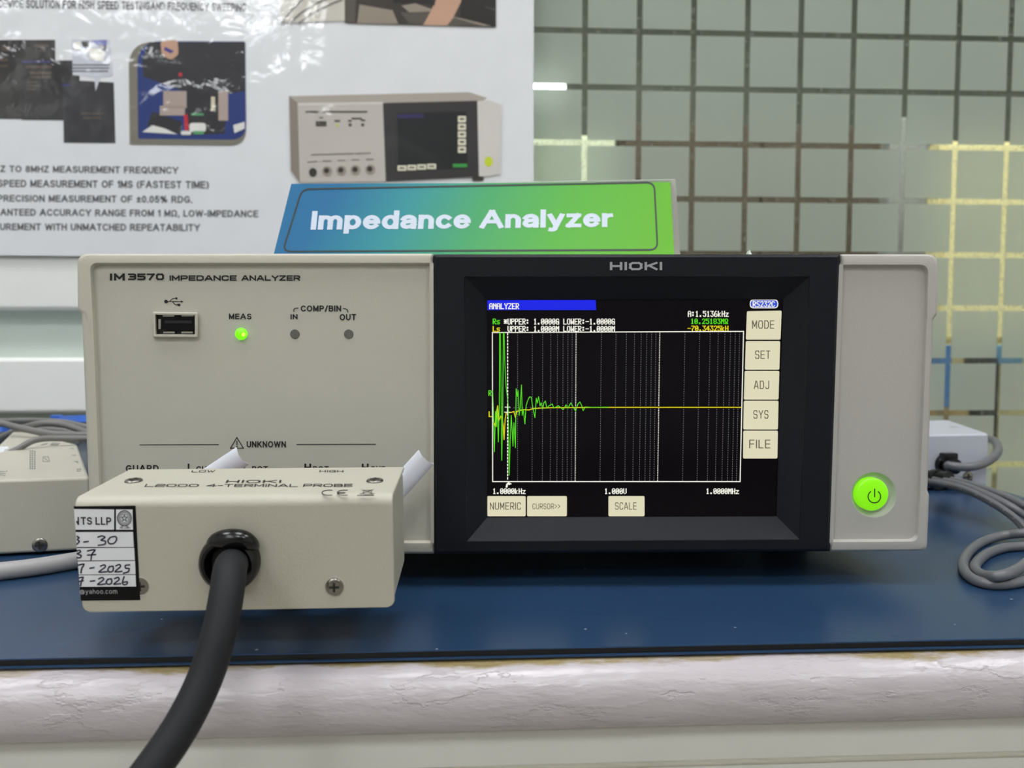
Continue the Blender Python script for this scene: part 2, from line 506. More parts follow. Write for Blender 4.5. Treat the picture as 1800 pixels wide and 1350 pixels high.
# white rails of the lower left of the partition, with a frosted light between them
m_rail = mat('rail_white', (243, 244, 240), 0.35, vary=0.02, bump=0.03)
def zpx(y, d=-0.02): return W.px(80, y, d).z
xr_ = W.px(640, 600).x
for k, (ya, yb) in enumerate(((447, 545), (629, 726))):
    o = struct(MB().box((XL, -0.024, zpx(yb)), (xr_, -0.001, zpx(ya))), 'trim_%d' % (k+1), m_rail, bevel=0.004, seg=4)
    o['label'] = ['upper white rail of the partition under the poster', 'lower white rail of the partition behind the cables'][k]
o = struct(MB().box((xr_, -0.024, zpx(2000)), (xr_+0.05, -0.001, zpx(447))), 'trim_3', m_rail, bevel=0.004)
m_light = mat('rail_glass_film', (214, 226, 217), 0.25, vary=0.03)
struct(MB().box((XL, -0.006, zpx(640)), (xr_, -0.001, zpx(535))), 'window_2', m_light, smooth=False)

# ceiling light panels
m_lframe = mat('lamp_frame', (230, 230, 230), 0.4)
m_lamp = glow('lamp_diffuser', (250, 252, 255), LAMP, base=(230, 230, 230))
m_fill_back = glow('fill_diffuser_back_room', (255, 250, 232), FILL_BACK, base=(230, 230, 230))
def ceiling_light(x, y, sx, sy, m, label, grp):
    t = thing('ceiling_light', label, 'ceiling light', W.m @ Matrix.Translation((x, y, ZC)), grp)
    fr = MB()
    fr.box((-sx/2-.03,-sy/2-.03,-.03),(-sx/2,sy/2+.03,-0.001)); fr.box((sx/2,-sy/2-.03,-.03),(sx/2+.03,sy/2+.03,-0.001))
    fr.box((-sx/2,-sy/2-.03,-.03),(sx/2,-sy/2,-0.001)); fr.box((-sx/2,sy/2,-.03),(sx/2,sy/2+.03,-0.001))
    fr.build('lamp_frame', m_lframe, t, smooth=False)
    MB().box((-sx/2,-sy/2,-.02),(sx/2,sy/2,-.004)).build('diffuser', m, t, smooth=False)
for x, y in ((-2.1,-3.6), (-1.3,-3.6), (-1.3,-2.2), (0.05,-2.2), (1.4,-2.2), (-1.3,-0.7), (0.05,-0.7), (1.4,-0.7)):
        ceiling_light(x, y, 0.6, 0.6, m_lamp, 'square white ceiling light panel above the bench side of the glass', 'ceiling panels above the bench')
for x in (-0.9, 0.4, 1.6):  # unseen panels, added so the furniture behind the glass is bright
    ceiling_light(x, 0.36, 0.6, 0.6, m_fill_back, 'unseen ceiling light panel added to brighten the room behind the glass', 'added ceiling panels behind the glass')

# ------------------------------------------------------------------ the room behind the glass, seen through the clear lines
def backbox(name, label, cat, q, d, depth, rgb, rough=0.5, extra=None, floor=False):
    """a piece of furniture standing d behind the glass; q = left, top, right, bottom as seen in px"""
    a = W.px(q[0], q[1], d); b = W.px(q[2], q[3], d)
    if floor: b.z = 0.0
    base = Vector(((a.x+b.x)/2, d, b.z))
    t = thing(name, label, cat, W.m @ Matrix.Translation(base))
    w = (b.x-a.x)/2; h = a.z-b.z
    m = mat(name + '_finish', rgb, rough)
    MB().box((-w,0,0),(w,depth,h)).build('carcass', m, t, bevel=min(0.006, w/4, h/4))
    if extra: extra(t, w, h, m)
    return t
def doors(t, w, h, m):
    for s in (-1, 1):
        x0, x1 = (-w+.01, -.003) if s < 0 else (.003, w-.01)
        dd = MB().box((x0,-.014,.012),(x1,-.001,h-.012)).build('door', m, t, bevel=.003)
        hx = -.03 if s < 0 else .03
        MB().box((hx-.006,-.03,h*.5-.05),(hx+.006,-.0145,h*.5+.05)).build('handle', m_lframe, dd, bevel=.003)
def shelf_lines(t, w, h, m):
    for k in (0.33, 0.66):
        MB().box((-w+.004,-.012,h*k-.008),(w-.004,-.001,h*k+.008)).build('shelf_edge', m, t)
def floor_drop(q, d):
    return 595 + F_PX*CAM.z/(0.75+d)      # image row where the floor lies at that distance
backbox('cream_cupboard', 'tall cream cupboard glowing through the clear lines at the right of the glass', 'cupboard',
        (1653, 247, 2080, 603), 1.00, 0.05, (246, 234, 186), 0.4, doors)
backbox('low_cabinet', 'beige low cabinet under the cream cupboard behind the glass', 'cabinet',
        (1630, 604, 2200, 1650), 0.97, 0.12, (196, 184, 144), 0.5, shelf_lines, True)
backbox('blue_binder', 'upright blue binder seen through the right vertical line of the glass', 'binder',
        (1656, 606, 1671, 716), 0.89, 0.06, (62, 118, 190), 0.4)
backbox('blue_binder', 'small blue box behind the crossing of lines at the far right', 'binder',
        (1738, 606, 1800, 642), 0.90, 0.05, (88, 140, 184), 0.4)
backbox('black_case', 'black upright case behind the rightmost vertical glass line', 'case',
        (1712, 625, 1754, 782), 0.90, 0.04, (28, 29, 30), 0.4)
backbox('wooden_board', 'pale wooden board lying behind the glass above the white box', 'board',
        (1600, 716, 1708, 738), 0.91, 0.04, (176, 150, 108), 0.5)
backbox('yellow_panel', 'pale yellow low panel behind the glass beside the white box', 'panel',
        (1735, 806, 1990, 832), 0.90, 0.03, (226, 218, 166), 0.5)
backbox('brown_cabinet', 'dark brown wooden cabinet behind the middle of the glass', 'cabinet',
        (1090, 215, 1560, 900), 1.45, 0.35, (78, 66, 54), 0.5, doors, True)
backbox('grey_post', 'light grey upright post between the brown cabinet and cream cupboard', 'post',
        (1566, 205, 1612, 900), 1.15, 0.05, (150, 152, 158), 0.5, None, True)
backbox('white_cupboard', 'whitish cupboard behind the glass beside the poster edge', 'cupboard',
        (700, 233, 1077, 900), 1.3, 0.30, (224, 230, 212), 0.4, doors, True)
# tube lamp on the far wall
a = W.px(860, 150, 1.9); b = W.px(994, 159, 1.9)
t = thing('tube_lamp', 'bright white tube lamp seen through the glass by the poster', 'lamp', W.m @ Matrix.Translation(((a.x+b.x)/2, 1.9, (a.z+b.z)/2)))
L = (b.x-a.x)/2
MB().lathe([(0.004,-L),(0.014,-L+.001),(0.014,L-.001),(0.004,L)], ax=0, n=20).build('tube', glow('tube_glow', (255,255,255), 6.0), t)
MB().box((-L,.02,-.03),(L,.05,.03)).build('batten', m_lframe, t, bevel=.004)
for s in (-1, 1):
    MB().box((s*(L-.012)-.012,-.006,-.02),(s*(L-.012)+.012,.02,.02)).build('lamp_holder', m_lframe, t, bevel=.003)
MB().box((-.02,.05,-.02),(.02,0.69,.02)).build('bracket', m_lframe, t)

# ================================================================== bench, mat
T = Frame(onz(900, 1140, MAT_Z), yaw(2.9))
xr = T.loc(onz(1735, 855, MAT_Z)).x
xl = -0.62
YBK = 0.455
# chipped, many times repainted lilac white wood
m_paint, nt, p = new_mat('chipped_paint')
tc = N(nt, 'ShaderNodeTexCoord')
mp = N(nt, 'ShaderNodeMapping'); mp.inputs['Scale'].default_value = (0.35, 1, 1)
nt.links.new(tc.outputs['Object'], mp.inputs['Vector'])
n1 = N(nt, 'ShaderNodeTexNoise', Scale=70.0, Detail=5.0, Roughness=0.6)
n2 = N(nt, 'ShaderNodeTexNoise', Scale=420.0, Detail=4.0)
n3 = N(nt, 'ShaderNodeTexNoise', Scale=28.0, Detail=8.0, Roughness=0.62)
for n in (n1, n2, n3): nt.links.new(mp.outputs[0], n.inputs['Vector'])
def rng(inp, a, b, c=0.0, d=1.0):
    r = N(nt, 'ShaderNodeMapRange'); r.inputs[1].default_value = a; r.inputs[2].default_value = b
    r.inputs[3].default_value = c; r.inputs[4].default_value = d
    nt.links.new(inp, r.inputs[0]); return r.outputs[0]
def mth(op, a, b):
    n = N(nt, 'ShaderNodeMath', operation=op)
    for k, v in enumerate((a, b)):
        if hasattr(v, 'is_linked'): nt.links.new(v, n.inputs[k])
        else: n.inputs[k].default_value = v
    return n.outputs[0]
layer = rng(n3.outputs['Fac'], 0.47, 0.485)               # edge of an older coat
layer2 = rng(n3.outputs['Fac'], 0.585, 0.595)
blob = rng(n1.outputs['Fac'], 0.60, 0.70)                # blisters
h = mth('ADD', mth('MULTIPLY', layer, 0.5), mth('MULTIPLY', layer2, 0.5))
h = mth('ADD', h, mth('MULTIPLY', blob, 0.5))
h = mth('ADD', h, mth('MULTIPLY', rng(n2.outputs['Fac'], 0.45, 0.75), 0.38))
bp = N(nt, 'ShaderNodeBump', Strength=0.55, Distance=0.0008)
nt.links.new(h, bp.inputs['Height']); nt.links.new(bp.outputs[0], p.inputs['Normal'])
# bare yellowish wood along the worn upper lip
sx = N(nt, 'ShaderNodeSeparateXYZ'); nt.links.new(tc.outputs['Object'], sx.inputs[0])
lip = rng(mth('ADD', sx.outputs['Z'], mth('MULTIPLY', n1.outputs['Fac'], 0.0065)), -0.0012, -0.0005)
lip = mth('MULTIPLY', lip, rng(n3.outputs['Fac'], 0.38, 0.52, 0.25, 1.0))
mx = N(nt, 'ShaderNodeMix', data_type='RGBA'); mx.inputs[6].default_value = lin((180, 173, 177)) + (1,); mx.inputs[7].default_value = lin((198, 191, 195)) + (1,)
nt.links.new(n1.outputs['Fac'], mx.inputs[0])
mx2 = N(nt, 'ShaderNodeMix', data_type='RGBA'); mx2.inputs[7].default_value = lin((152, 136, 96)) + (1,)
nt.links.new(lip, mx2.inputs[0]); nt.links.new(mx.outputs[2], mx2.inputs[6])
nt.links.new(mx2.outputs[2], p.inputs['Base Color'])
p.inputs['Roughness'].default_value = 0.24

m_apron = mat('apron_paint', (216, 216, 210), 0.5, vary=0.05, scale=30, bump=0.12, bscale=140)
m_ply = mat('bench_board', (120, 110, 96), 0.7)
bench = thing('workbench', 'painted wooden workbench with a chipped lilac-white rounded front edge', 'workbench', T.m)
zt = -0.0030
MB().box((xl, 0.004, zt-0.024), (xr, YBK, zt)).build('bench_top', m_ply, bench, smooth=False)
# bullnose: a finely divided half round, uneven like old paint
prof = []
for k in range(27):
    a = math.pi/2 - math.pi*k/26
    prof.append((0.0035 - 0.0125*abs(math.cos(a))**0.8, -0.0148 + 0.0112*math.copysign(abs(math.sin(a))**0.85, math.sin(a))))
nb = 340; vs = []; fs = []
for i in range(nb+1):
    x = xl + (xr-xl)*i/nb
    for k, (y, z) in enumerate(prof):
        nn = mnoise.noise(Vector((x*22, y*60, z*60)))*0.00035 + mnoise.noise(Vector((x*90, z*180, 3)))*0.00018
        vs.append((x, y-nn, z + 0.3*nn))
pk = len(prof)
for i in range(nb):
    for k in range(pk-1):
        fs.append((i*pk+k, i*pk+k+1, (i+1)*pk+k+1, (i+1)*pk+k))
fs.append(tuple(range(pk))); fs.append(tuple(nb*pk+k for k in range(pk)))
for i in range(nb): fs.append((i*pk, (i+1)*pk, (i+1)*pk+pk-1, i*pk+pk-1))
o = MB().add(vs, fs).build('edge_moulding', m_paint, bench, angle=60)
o['label'] = 'rounded chipped lilac-white front edge'
MB().box((xl, -0.0005, -0.0382), (xr, 0.018, -0.0262)).build('apron_board', m_apron, bench, bevel=0.0006)
vs = []; fs = []
MB().box((xl, -0.0016, -0.16), (xr, 0.018, -0.0386)).build('apron_board', m_apron, bench, bevel=0.0009)
MB().box((xl, -0.0020, -0.0392), (xr, 0.0, -0.0378)).build('filler_bead', mat('filler', (190, 188, 172), 0.5, bump=0.5, bscale=300), bench, bevel=0.0005)
for lx in (xl+0.04, xr-0.09):
    for ly in (0.03, YBK-0.08):
        MB().box((lx, ly, -MAT_Z), (lx+0.05, ly+0.05, zt-0.0245)).build('leg', m_apron, bench, bevel=0.003)

m_matblue, nt, p = new_mat('mat_blue_rubber')
tc = N(nt, 'ShaderNodeTexCoord')
nz = N(nt, 'ShaderNodeTexNoise', Scale=9.0, Detail=1.0); nt.links.new(tc.outputs['Object'], nz.inputs['Vector'])
n2 = N(nt, 'ShaderNodeTexNoise', Scale=1500.0, Detail=2.0); nt.links.new(tc.outputs['Object'], n2.inputs['Vector'])
vo = N(nt, 'ShaderNodeTexVoronoi', Scale=75.0); nt.links.new(tc.outputs['Object'], vo.inputs['Vector'])
dust = rng(vo.outputs['Distance'], 0.045, 0.03)
mx = N(nt, 'ShaderNodeMix', data_type='RGBA'); mx.inputs[6].default_value = lin((33, 58, 88)) + (1,); mx.inputs[7].default_value = lin((42, 68, 99)) + (1,)
nt.links.new(nz.outputs['Fac'], mx.inputs[0])
mx2 = N(nt, 'ShaderNodeMix', data_type='RGBA'); mx2.inputs[7].default_value = lin((190, 195, 200)) + (1,)
nt.links.new(mth('MULTIPLY', dust, 0.6), mx2.inputs[0]); nt.links.new(mx.outputs[2], mx2.inputs[6])
nt.links.new(mx2.outputs[2], p.inputs['Base Color'])
p.inputs['Roughness'].default_value = 0.27; p.inputs['Specular IOR Level'].default_value = 0.42
m_foam = mat('mat_black_layer', (16, 17, 20), 0.6)
rug = thing('bench_mat', 'dark blue rubber bench mat with black edge covering the workbench', 'mat', T.m)
MB().box((xl, 0.0, -0.0006), (xr, YBK, 0.0)).build('top_layer', m_matblue, rug, bevel=0.0002)
MB().box((xl, 0.0004, -0.0024), (xr, YBK, -0.0006)).build('middle_layer', m_foam, rug, smooth=False)
MB().box((xl, -0.0006, -0.0030), (xr, YBK, -0.0024)).build('bottom_layer', m_matblue, rug, bevel=0.0001)

# ================================================================== impedance analyzer
m_case = mat('case_grey_beige', (196, 192, 178), 0.42, vary=0.02, bump=0.08, bscale=1800)
m_panel = mat('panel_grey_beige', (190, 188, 176), 0.45, vary=0.02, bump=0.05, bscale=1800)
m_case2 = mat('case_right_grey', (185, 182, 176), 0.42, vary=0.02, bump=0.08, bscale=1800)
m_bezel = mat('bezel_charcoal', (20, 22, 29), 0.48, vary=0.03, bump=0.06, bscale=2200, spec=.25)
m_ink = mat('ink_dark', (34, 34, 36), 0.5, spec=.3)
m_black = mat('black_plastic', (14, 14, 16), 0.35)
m_metal = mat('nickel', (200, 198, 192), 0.28, metal=1.0)
D = Frame(Vector((0, 0.298, MAT_Z)), yaw(0.9))
dev = thing('impedance_analyzer', 'grey-beige bench impedance analyzer with a dark framed lit display', 'test instrument', D.m)

def ring(fr, specs, seg=5):
    """loft of rounded outlines; each spec = (corners px, radii, depth)"""
    return [[fr.px(p.x, p.y, d) for p in rpoly(c, r, seg)] for c, r, d in specs]
def back(loop, d):
    return [Vector((p.x, d, p.z)) for p in loop]

# left half: raised frame around a flat panel
OL = [(136,446),(761,446),(763,973),(161,973),(144,552),(137,545)]
IL = [(163,467),(757,467),(758,950),(183,950),(170,600),(168,560)]
rO = [20,2,2,10,3,3]; rI = [14,2,2,10,1,1]
lo = ring(D, [(OL, rO, 0.0012), (inset(OL, 3), rO, 0.0002), (inset(OL, 6), rO, 0.0), (inset(IL, -5), rI, 0.0), (IL, rI, 0.0020)])
MB().loft([back(lo[0], 0.016)] + lo + [back(lo[-1], 0.016)], closed=True).build('front_frame', m_case, dev, angle=25)
pl = ring(D, [(IL, rI, 0.0020)])[0]
MB().loft([pl, back(pl, 0.015)]).build('front_panel', m_panel, dev, smooth=False)
# right half
OR = [(1478,447),(1649,447),(1647,553),(1640,562),(1630,862),(1633,870),(1629,968),(1459,969)]
IR = [(1480,470),(1627,470),(1625,560),(1624,570),(1612,880),(1611,890),(1609,947),(1461,948)]
rO = [2,20,3,3,2,2,12,2]; rI = [2,16,1,1,1,1,14,2]
lo = ring(D, [(OR, rO, 0.0012), (inset(OR, 2.5), rO, 0.0002), (inset(OR, 5), rO, 0.0), (inset(IR, -5), rI, 0.0), (IR, rI, 0.0020)])
MB().loft([back(lo[0], 0.016)] + lo + [back(lo[-1], 0.016)], closed=True).build('front_frame', m_case2, dev, angle=25)
pr = ring(D, [(IR, rI, 0.0020)])[0]
# round the power button the panel dips into a shallow dish: cut it as a ring of faces
bc = (1536, 870); rb = 40
hole = [D.px(bc[0]+rb*math.cos(a), bc[1]+rb*math.sin(a), 0.0020) for a in [2*math.pi*i/48 for i in range(48)]]
bm = bmesh.new()
vo = [bm.verts.new(p) for p in pr]; vh = [bm.verts.new(p) for p in hole]
eo = [bm.edges.new((vo[i], vo[(i+1) % len(vo)])) for i in range(len(vo))]
eh = [bm.edges.new((vh[i], vh[(i+1) % len(vh)])) for i in range(len(vh))]
bmesh.ops.triangle_fill(bm, use_beauty=True, use_dissolve=False, edges=eo+eh)
ctr = D.px(bc[0], bc[1], 0.0020)
prev = vh
for rr, dd in ((0.97, 0.0022), (0.91, 0.0029), (0.82, 0.0035), (0.66, 0.0037)):
    cur = [bm.verts.new(Vector((ctr.x+(h_.x-ctr.x)*rr, dd, ctr.z+(h_.z-ctr.z)*rr))) for h_ in hole]
    for i in range(48): bm.faces.new((prev[i], prev[(i+1) % 48], cur[(i+1) % 48], cur[i]))
    prev = cur
bm.faces.new(prev)
bmesh.ops.recalc_face_normals(bm, faces=bm.faces)
me = bpy.data.meshes.new('front_panel'); bm.to_mesh(me); bm.free()
me.materials.append(m_case2); me.shade_smooth(); me.set_sharp_from_angle(angle=R(14))
o = bpy.data.objects.new('front_panel', me); COL.objects.link(o); o.parent = dev
# lit power button
m_btn, nt, p = new_mat('power_button_green')
p.inputs['Base Color'].default_value = lin((100, 170, 20)) + (1,)
p.inputs['Roughness'].default_value = 0.3
p.inputs['Emission Color'].default_value = lin((128, 232, 6)) + (1,)
p.inputs['Emission Strength'].default_value = 0.78
c = D.px(1533, 869, 0.0012); r = (D.px(1562, 869, 0.0012)-c).x
btn = MB().lathe([(r*0.6,0.0036),(r,0.0035),(r,0.0014),(r*0.96,0.0009),(r*0.86,0.0006),(r*0.5,0.0003),(r*0.02,0.0002)], (c.x, 0, c.z), 1, 40).build('power_button', m_btn, dev, angle=40)
s = MB(); arc = [(1537+11*math.sin(a), 873-11*math.cos(a)) for a in [R(38)+R(284)*i/20 for i in range(21)]]
strokes(s, D, [arc, [(1537.5,860),(1537.5,873)]], 1.9, 0.0000)
s.build('power_symbol', mat('ink_green_black', (14, 40, 20), 0.5), btn, smooth=False)

# dark display bezel
OB = [(762,447),(1477,447),(1459,969),(763,974)]
OP = [(817,487),(1422,487),(1405,948),(821,951)]
SC = [(856,527),(1377,526),(1365,908),(856,910)]
SD = 0.0062
lo = ring(D, [(OB, 3, 0.0012), (inset(OB, 2), 3, -0.0006), (inset(OB, 5), 3, -0.0012), (inset(OP, -1), 1, -0.0012), (OP, 1, -0.0008), (SC, 0.5, SD-0.0006), (inset(SC, 1), 0.5, SD)], 3)
o = MB().loft([back(lo[0], 0.016)] + lo + [back(lo[-1], 0.016)], closed=True).build('display_bezel', m_bezel, dev, angle=20)
o['label'] = 'dark charcoal display surround'
s = MB(); tech(s, D, 'HIOKI', (1072,460,1164,475.5), -0.0014, w=0.31, wide=1.25, gap=0.58)
s.build('brand_lettering', mat('ink_silver', (168, 170, 176), 0.4), dev, smooth=False)

# display
m_scr = glow('display_glass', (11, 6, 12), 0.5, base=(4, 4, 6), rough=0.10)
m_scr.node_tree.nodes['Principled BSDF'].inputs['Specular IOR Level'].default_value = 0.18
sc = pxpoly(D, SC, SD)
scr = MB().loft([sc, back(sc, 0.014)]).build('screen', m_scr, dev, smooth=False)
E1, E2, E3 = SD-0.00012, SD-0.00020, SD-0.00028
g_white = glow('pixels_white', (250, 248, 236), 0.95)
g_green = glow('pixels_green', (86, 225, 28), 0.95)
g_yel = glow('pixels_yellow', (240, 222, 20), 0.95)
g_blue = glow('pixels_blue', (14, 30, 235), 0.95)
g_key = glow('pixels_key_cream', (240, 234, 200), 0.82, base=(30, 30, 28))
g_keytxt = glow('pixels_key_ink', (88, 84, 70), 0.8)
g_dot = glow('pixels_grid_grey', (150, 150, 160), 0.8)
MB().poly(pxpoly(D, [(856,528),(1047,527),(1048,545),(856,545)], E1)).build('title_bar', g_blue, scr, smooth=False)
MB().poly(pxpoly(D, rpoly(rect(1318,526.5,1368,542), 7), E1)).build('status_badge', g_white, scr, smooth=False)
MB().poly(pxpoly(D, rpoly(rect(1319.5,528,1366.5,540.5), 6), E2)).build('status_badge_fill', glow('pixels_badge_blue', (52, 86, 215), 0.95), scr, smooth=False)
lcd(MB(), D, 'ANALYZER', (860,533,912.5,543.5), E2).build('screen_text', g_white, scr, smooth=False)
lcd(MB(), D, '*UPPER: 1.0000G LOWER:-1.0000G', (885.5,560,1081,570.5), E2).build('screen_text', g_white, scr, smooth=False)
lcd(MB(), D, 'UPPER: 1.0000M LOWER:-1.0000M', (892,573,1081,583), E2).build('screen_text', g_white, scr, smooth=False)
lcd(MB(), D, 'A:1.5136kHz', (1209,546.5,1281,557), E2).build('screen_text', g_white, scr, smooth=False)
lcd(MB(), D, '1.0000kHz', (867,858.5,924,868.5), E2).build('screen_text', g_white, scr, smooth=False)
lcd(MB(), D, '1.000V', (1063.5,858.5,1101.5,868.5), E2).build('screen_text', g_white, scr, smooth=False)
lcd(MB(), D, '1.0000MHz', (1242,858.5,1299,868.5), E2).build('screen_text', g_white, scr, smooth=False)
lcd(MB(), D, 'RS232C', (1323,529.5,1362,539.5), E3).build('screen_text', g_white, scr, smooth=False)

lcd(MB(), D, 'Rs', (866,560,879,570), E2).build('screen_text', g_green, scr, smooth=False)
lcd(MB(), D, '10.25183Mw', (1215,560,1280,569.5), E2).build('screen_text', g_green, scr, smooth=False)
lcd(MB(), D, 'R', (858.5,686,864,696), E2).build('screen_text', g_green, scr, smooth=False)

lcd(MB(), D, 'Ls', (866,573,879,583), E2).build('screen_text', g_yel, scr, smooth=False)
lcd(MB(), D, '-70.34325kH', (1208.5,572.5,1280.5,582), E2).build('screen_text', g_yel, scr, smooth=False)
lcd(MB(), D, 'L', (859,723,864.5,733), E2).build('screen_text', g_yel, scr, smooth=False)

# graph frame, logarithmic grid, cursor
GQ = [(865.5,584.5),(1307,582.5),(1301,846.5),(866,846.5)]
s = MB(); strokes(s, D, [GQ + [GQ[0]]], 1.7, E2); s.build('graph_frame', g_white, scr, smooth=False)
s = MB(); sb = MB()
for dec in range(3):
    for k in range(1, 10):
        if dec == 0 and k == 1: continue
        u = (dec + math.log10(k))/3
        dst, w, n, on = (sb, 1.5, 90, .55) if k == 1 else (s, 0.8, 66, .45)
        vs = []; fs = []
        for i in range(n):
            a0 = bil(GQ, u, (i+.1)/n); a1 = bil(GQ, u, (i+.1+on)/n); q = len(vs)
            vs += [(a0[0]-w/2,a0[1]),(a0[0]+w/2,a0[1]),(a1[0]+w/2,a1[1]),(a1[0]-w/2,a1[1])]; fs.append((q,q+1,q+2,q+3))
        dst.add([D.px(v[0], v[1], E1) for v in vs], fs)
for i in range(60):
    a0 = bil(GQ, (i+.1)/60, .505); strokes(s, D, [[(a0[0], a0[1]), (a0[0]+1.6, a0[1])]], 0.7, E1)
o = s.build('graph_grid', g_dot, scr, smooth=False); o['kind'] = 'stuff'
for i in range(44):
    y0 = 586 + i*5.9; strokes(sb, D, [[(892.3, y0), (892.3, y0+2.2)]], 1.9, E3)
strokes(sb, D, [[(888,715.5),(896,715.5)],[(887,724.5),(896,724.5)],[(892,713),(892,727)]], 1.2, E3)
o = sb.build('graph_cursor', g_white, scr, smooth=False); o['kind'] = 'stuff'
MB().poly(pxpoly(D, [(888.5,857),(890,850.5),(894,847),(900,851),(896.5,851.5),(896,853),(893,852),(892,857)], E2)).build('cursor_arrow', g_white, scr, smooth=False)
def crop6(pts): return [(550+x/3, 430+y/3) for x, y in pts]
ye = crop6([(948,920),(955,940),(962,960),(970,870),(975,850),(980,930),(990,905),(998,910),(1004,960),(1008,1028),(1014,920),(1020,885),(1045,885),(1060,880),(1068,910),(1075,880),(1090,875),(1110,870),(1140,872),(1160,865),(1200,862),(1250,860),(1500,858)]) + [(1303,716)]
gr = crop6([(948,770),(952,880),(957,1092),(963,880),(968,960),(972,860),(978,1040),(983,850),(984.5,465),(988.5,465),(994,900),(996,1137),(1001,880),(1004.5,465),(1008,465),(1012,620),(1018,740),(1025,800),(1030,850),(1035,1215),(1040,1050),(1046,900),(1052,1000),(1055,1062),(1060,940),(1064,1000),(1068,1070),(1072,760),(1078,800),(1082,770),(1088,900),(1093,860),(1100,740),(1104,900),(1110,870),(1118,945),(1124,850),(1132,825),(1142,803),(1152,805),(1158,850),(1171,912),(1178,810),(1184,835),(1190,803),(1198,850),(1204,835),(1212,865),(1218,835),(1226,825),(1234,862),(1245,850),(1262,840),(1270,862),(1295,850),(1320,870),(1335,845),(1345,862),(1360,835),(1372,855),(1385,878),(1398,840),(1408,830),(1418,850),(1425,875),(1436,856),(1470,858),(1560,857)])
s = MB(); strokes(s, D, [ye], 1.5, E2); s.build('trace', g_yel, scr, smooth=False)
s = MB(); strokes(s, D, [gr], 1.25, E3); s.build('trace', g_green, scr, smooth=False)
# soft keys
KEYS = [('MODE',[(1313,547),(1374,546),(1372,597),(1311,597)],(1322,563,1361,578)), ('SET',[(1311,599.5),(1371.5,599.5),(1370,650),(1309.5,650)],(1327,616,1354,631)),
        ('ADJ',[(1309,652),(1370,652),(1368.5,702.5),(1307.5,702.5)],(1325,669,1352,684)), ('SYS',[(1307.5,704.5),(1368.5,704.5),(1367.5,755),(1306.5,755)],(1324,721,1351,736)),
        ('FILE',[(1306.5,757),(1367.5,757),(1366.5,806),(1306,806)],(1317,773,1354,788)), ('NUMERIC',rect(856.5,872,924,907.5),(861,883,916,896)),
        ('CURSOR>>',rect(926.5,872,996.5,907.5),(936,885,985,895)), ('SCALE',rect(1069.5,872,1133,907.5),(1081,883,1119,896))]
for word, q, tq in KEYS:
    MB().poly(pxpoly(D, rpoly(q, 2.5, 3), E1)).build('soft_key', g_key, scr, smooth=False)
    s = MB(); tech(s, D, word, tq, E2, w=0.11, wide=0.46, gap=0.26)
    s.build('soft_key_text', g_keytxt, scr, smooth=False)

# chassis, feet
a = D.px(145, 449, 0.0); b = D.px(1636, 970, 0.0)
MB().box((a.x+0.001, 0.0145, b.z+0.001), (b.x-0.001, 0.300, a.z-0.0012)).build('chassis', m_case, dev, bevel=0.002)
for fx in (a.x+0.03, b.x-0.03):
    for fy in (0.075, 0.27):
        MB().lathe([(0.009,0.0),(0.010,0.001),(0.0115,b.z+0.0005)], (fx, fy, 0), 2, 24).build('foot', m_black, dev)

# printing on the left panel
PD = 0.00185
s = MB()
tech(s, D, 'IM', (193,480,220,493), PD, w=.34, wide=1.15, gap=.62); tech(s, D, '3570', (225,480,289,493), PD, w=.34, wide=1.05, gap=.55)
tech(s, D, 'IMPEDANCE', (298,483.5,416,494), PD, w=.32, wide=1.25, gap=.5); tech(s, D, 'ANALYZER', (424,483.5,528,494), PD, w=.32, wide=1.25, gap=.5)
s.build('model_lettering', m_ink, dev, smooth=False)
s = MB()
def word(*a_): grot(MB(), D, *a_, PD, w=.24).build('panel_lettering', m_ink, dev, smooth=False)
def line(l_, w_): strokes(MB(), D, [l_], w_, PD).build('panel_line', m_ink, dev, smooth=False)
word('MEAS', (402,551,442,561.5)); word('IN', (510.5,552,523.5,561.5)); word('COMP/BIN', (528.5,536.5,600,548)); word('OUT', (597,552,626,563))
word('UNKNOWN', (433.5,775,503,787)); word('GUARD', (221,817,279,830))
for big, small, x0 in (('L','CUR',330),('L','POT',428),('H','POT',535),('H','CUR',636)):
    word(big, (x0,815,x0+(12 if big == 'H' else 9),829)); word(small, (x0+15,819.5,x0+43,829))
for l_ in ([(516.5,547.5),(516.5,544),(518.5,542),(524,541.7)], [(603.5,542.5),(608,543),(611,545),(611.5,548.5)], [(246,782),(384,781.6)], [(522,781.4),(660,781)]):
    line(l_, 1.4)
s = MB(); strokes(s, D, [[(405,788),(428,788),(416.3,769),(405,788)], [(416.5,775.5),(416.5,781.5)]], 1.6, PD); s.poly(disc(D, 416.5, 785, 1.3, 1.3, PD, n=10))
s.build('warning_triangle', m_ink, dev, smooth=False)
s = MB()
# trident symbol
strokes(s, D, [[(292,530),(318,530)], [(298,530),(303,525),(309,524.3)], [(303,530.3),(308,535.5),(313,535.8)]], 1.2, PD)
s.poly(disc(D, 291.8, 530, 3.2, 3.2, PD)); s.poly(disc(D, 310, 524.4, 1.9, 1.9, PD)); s.poly(pxpoly(D, rect(312,534,316.7,538), PD))
s.poly(pxpoly(D, [(318,528.2),(323,530.2),(318,532)], PD))
s.build('trident_symbol', m_ink, dev, smooth=False)

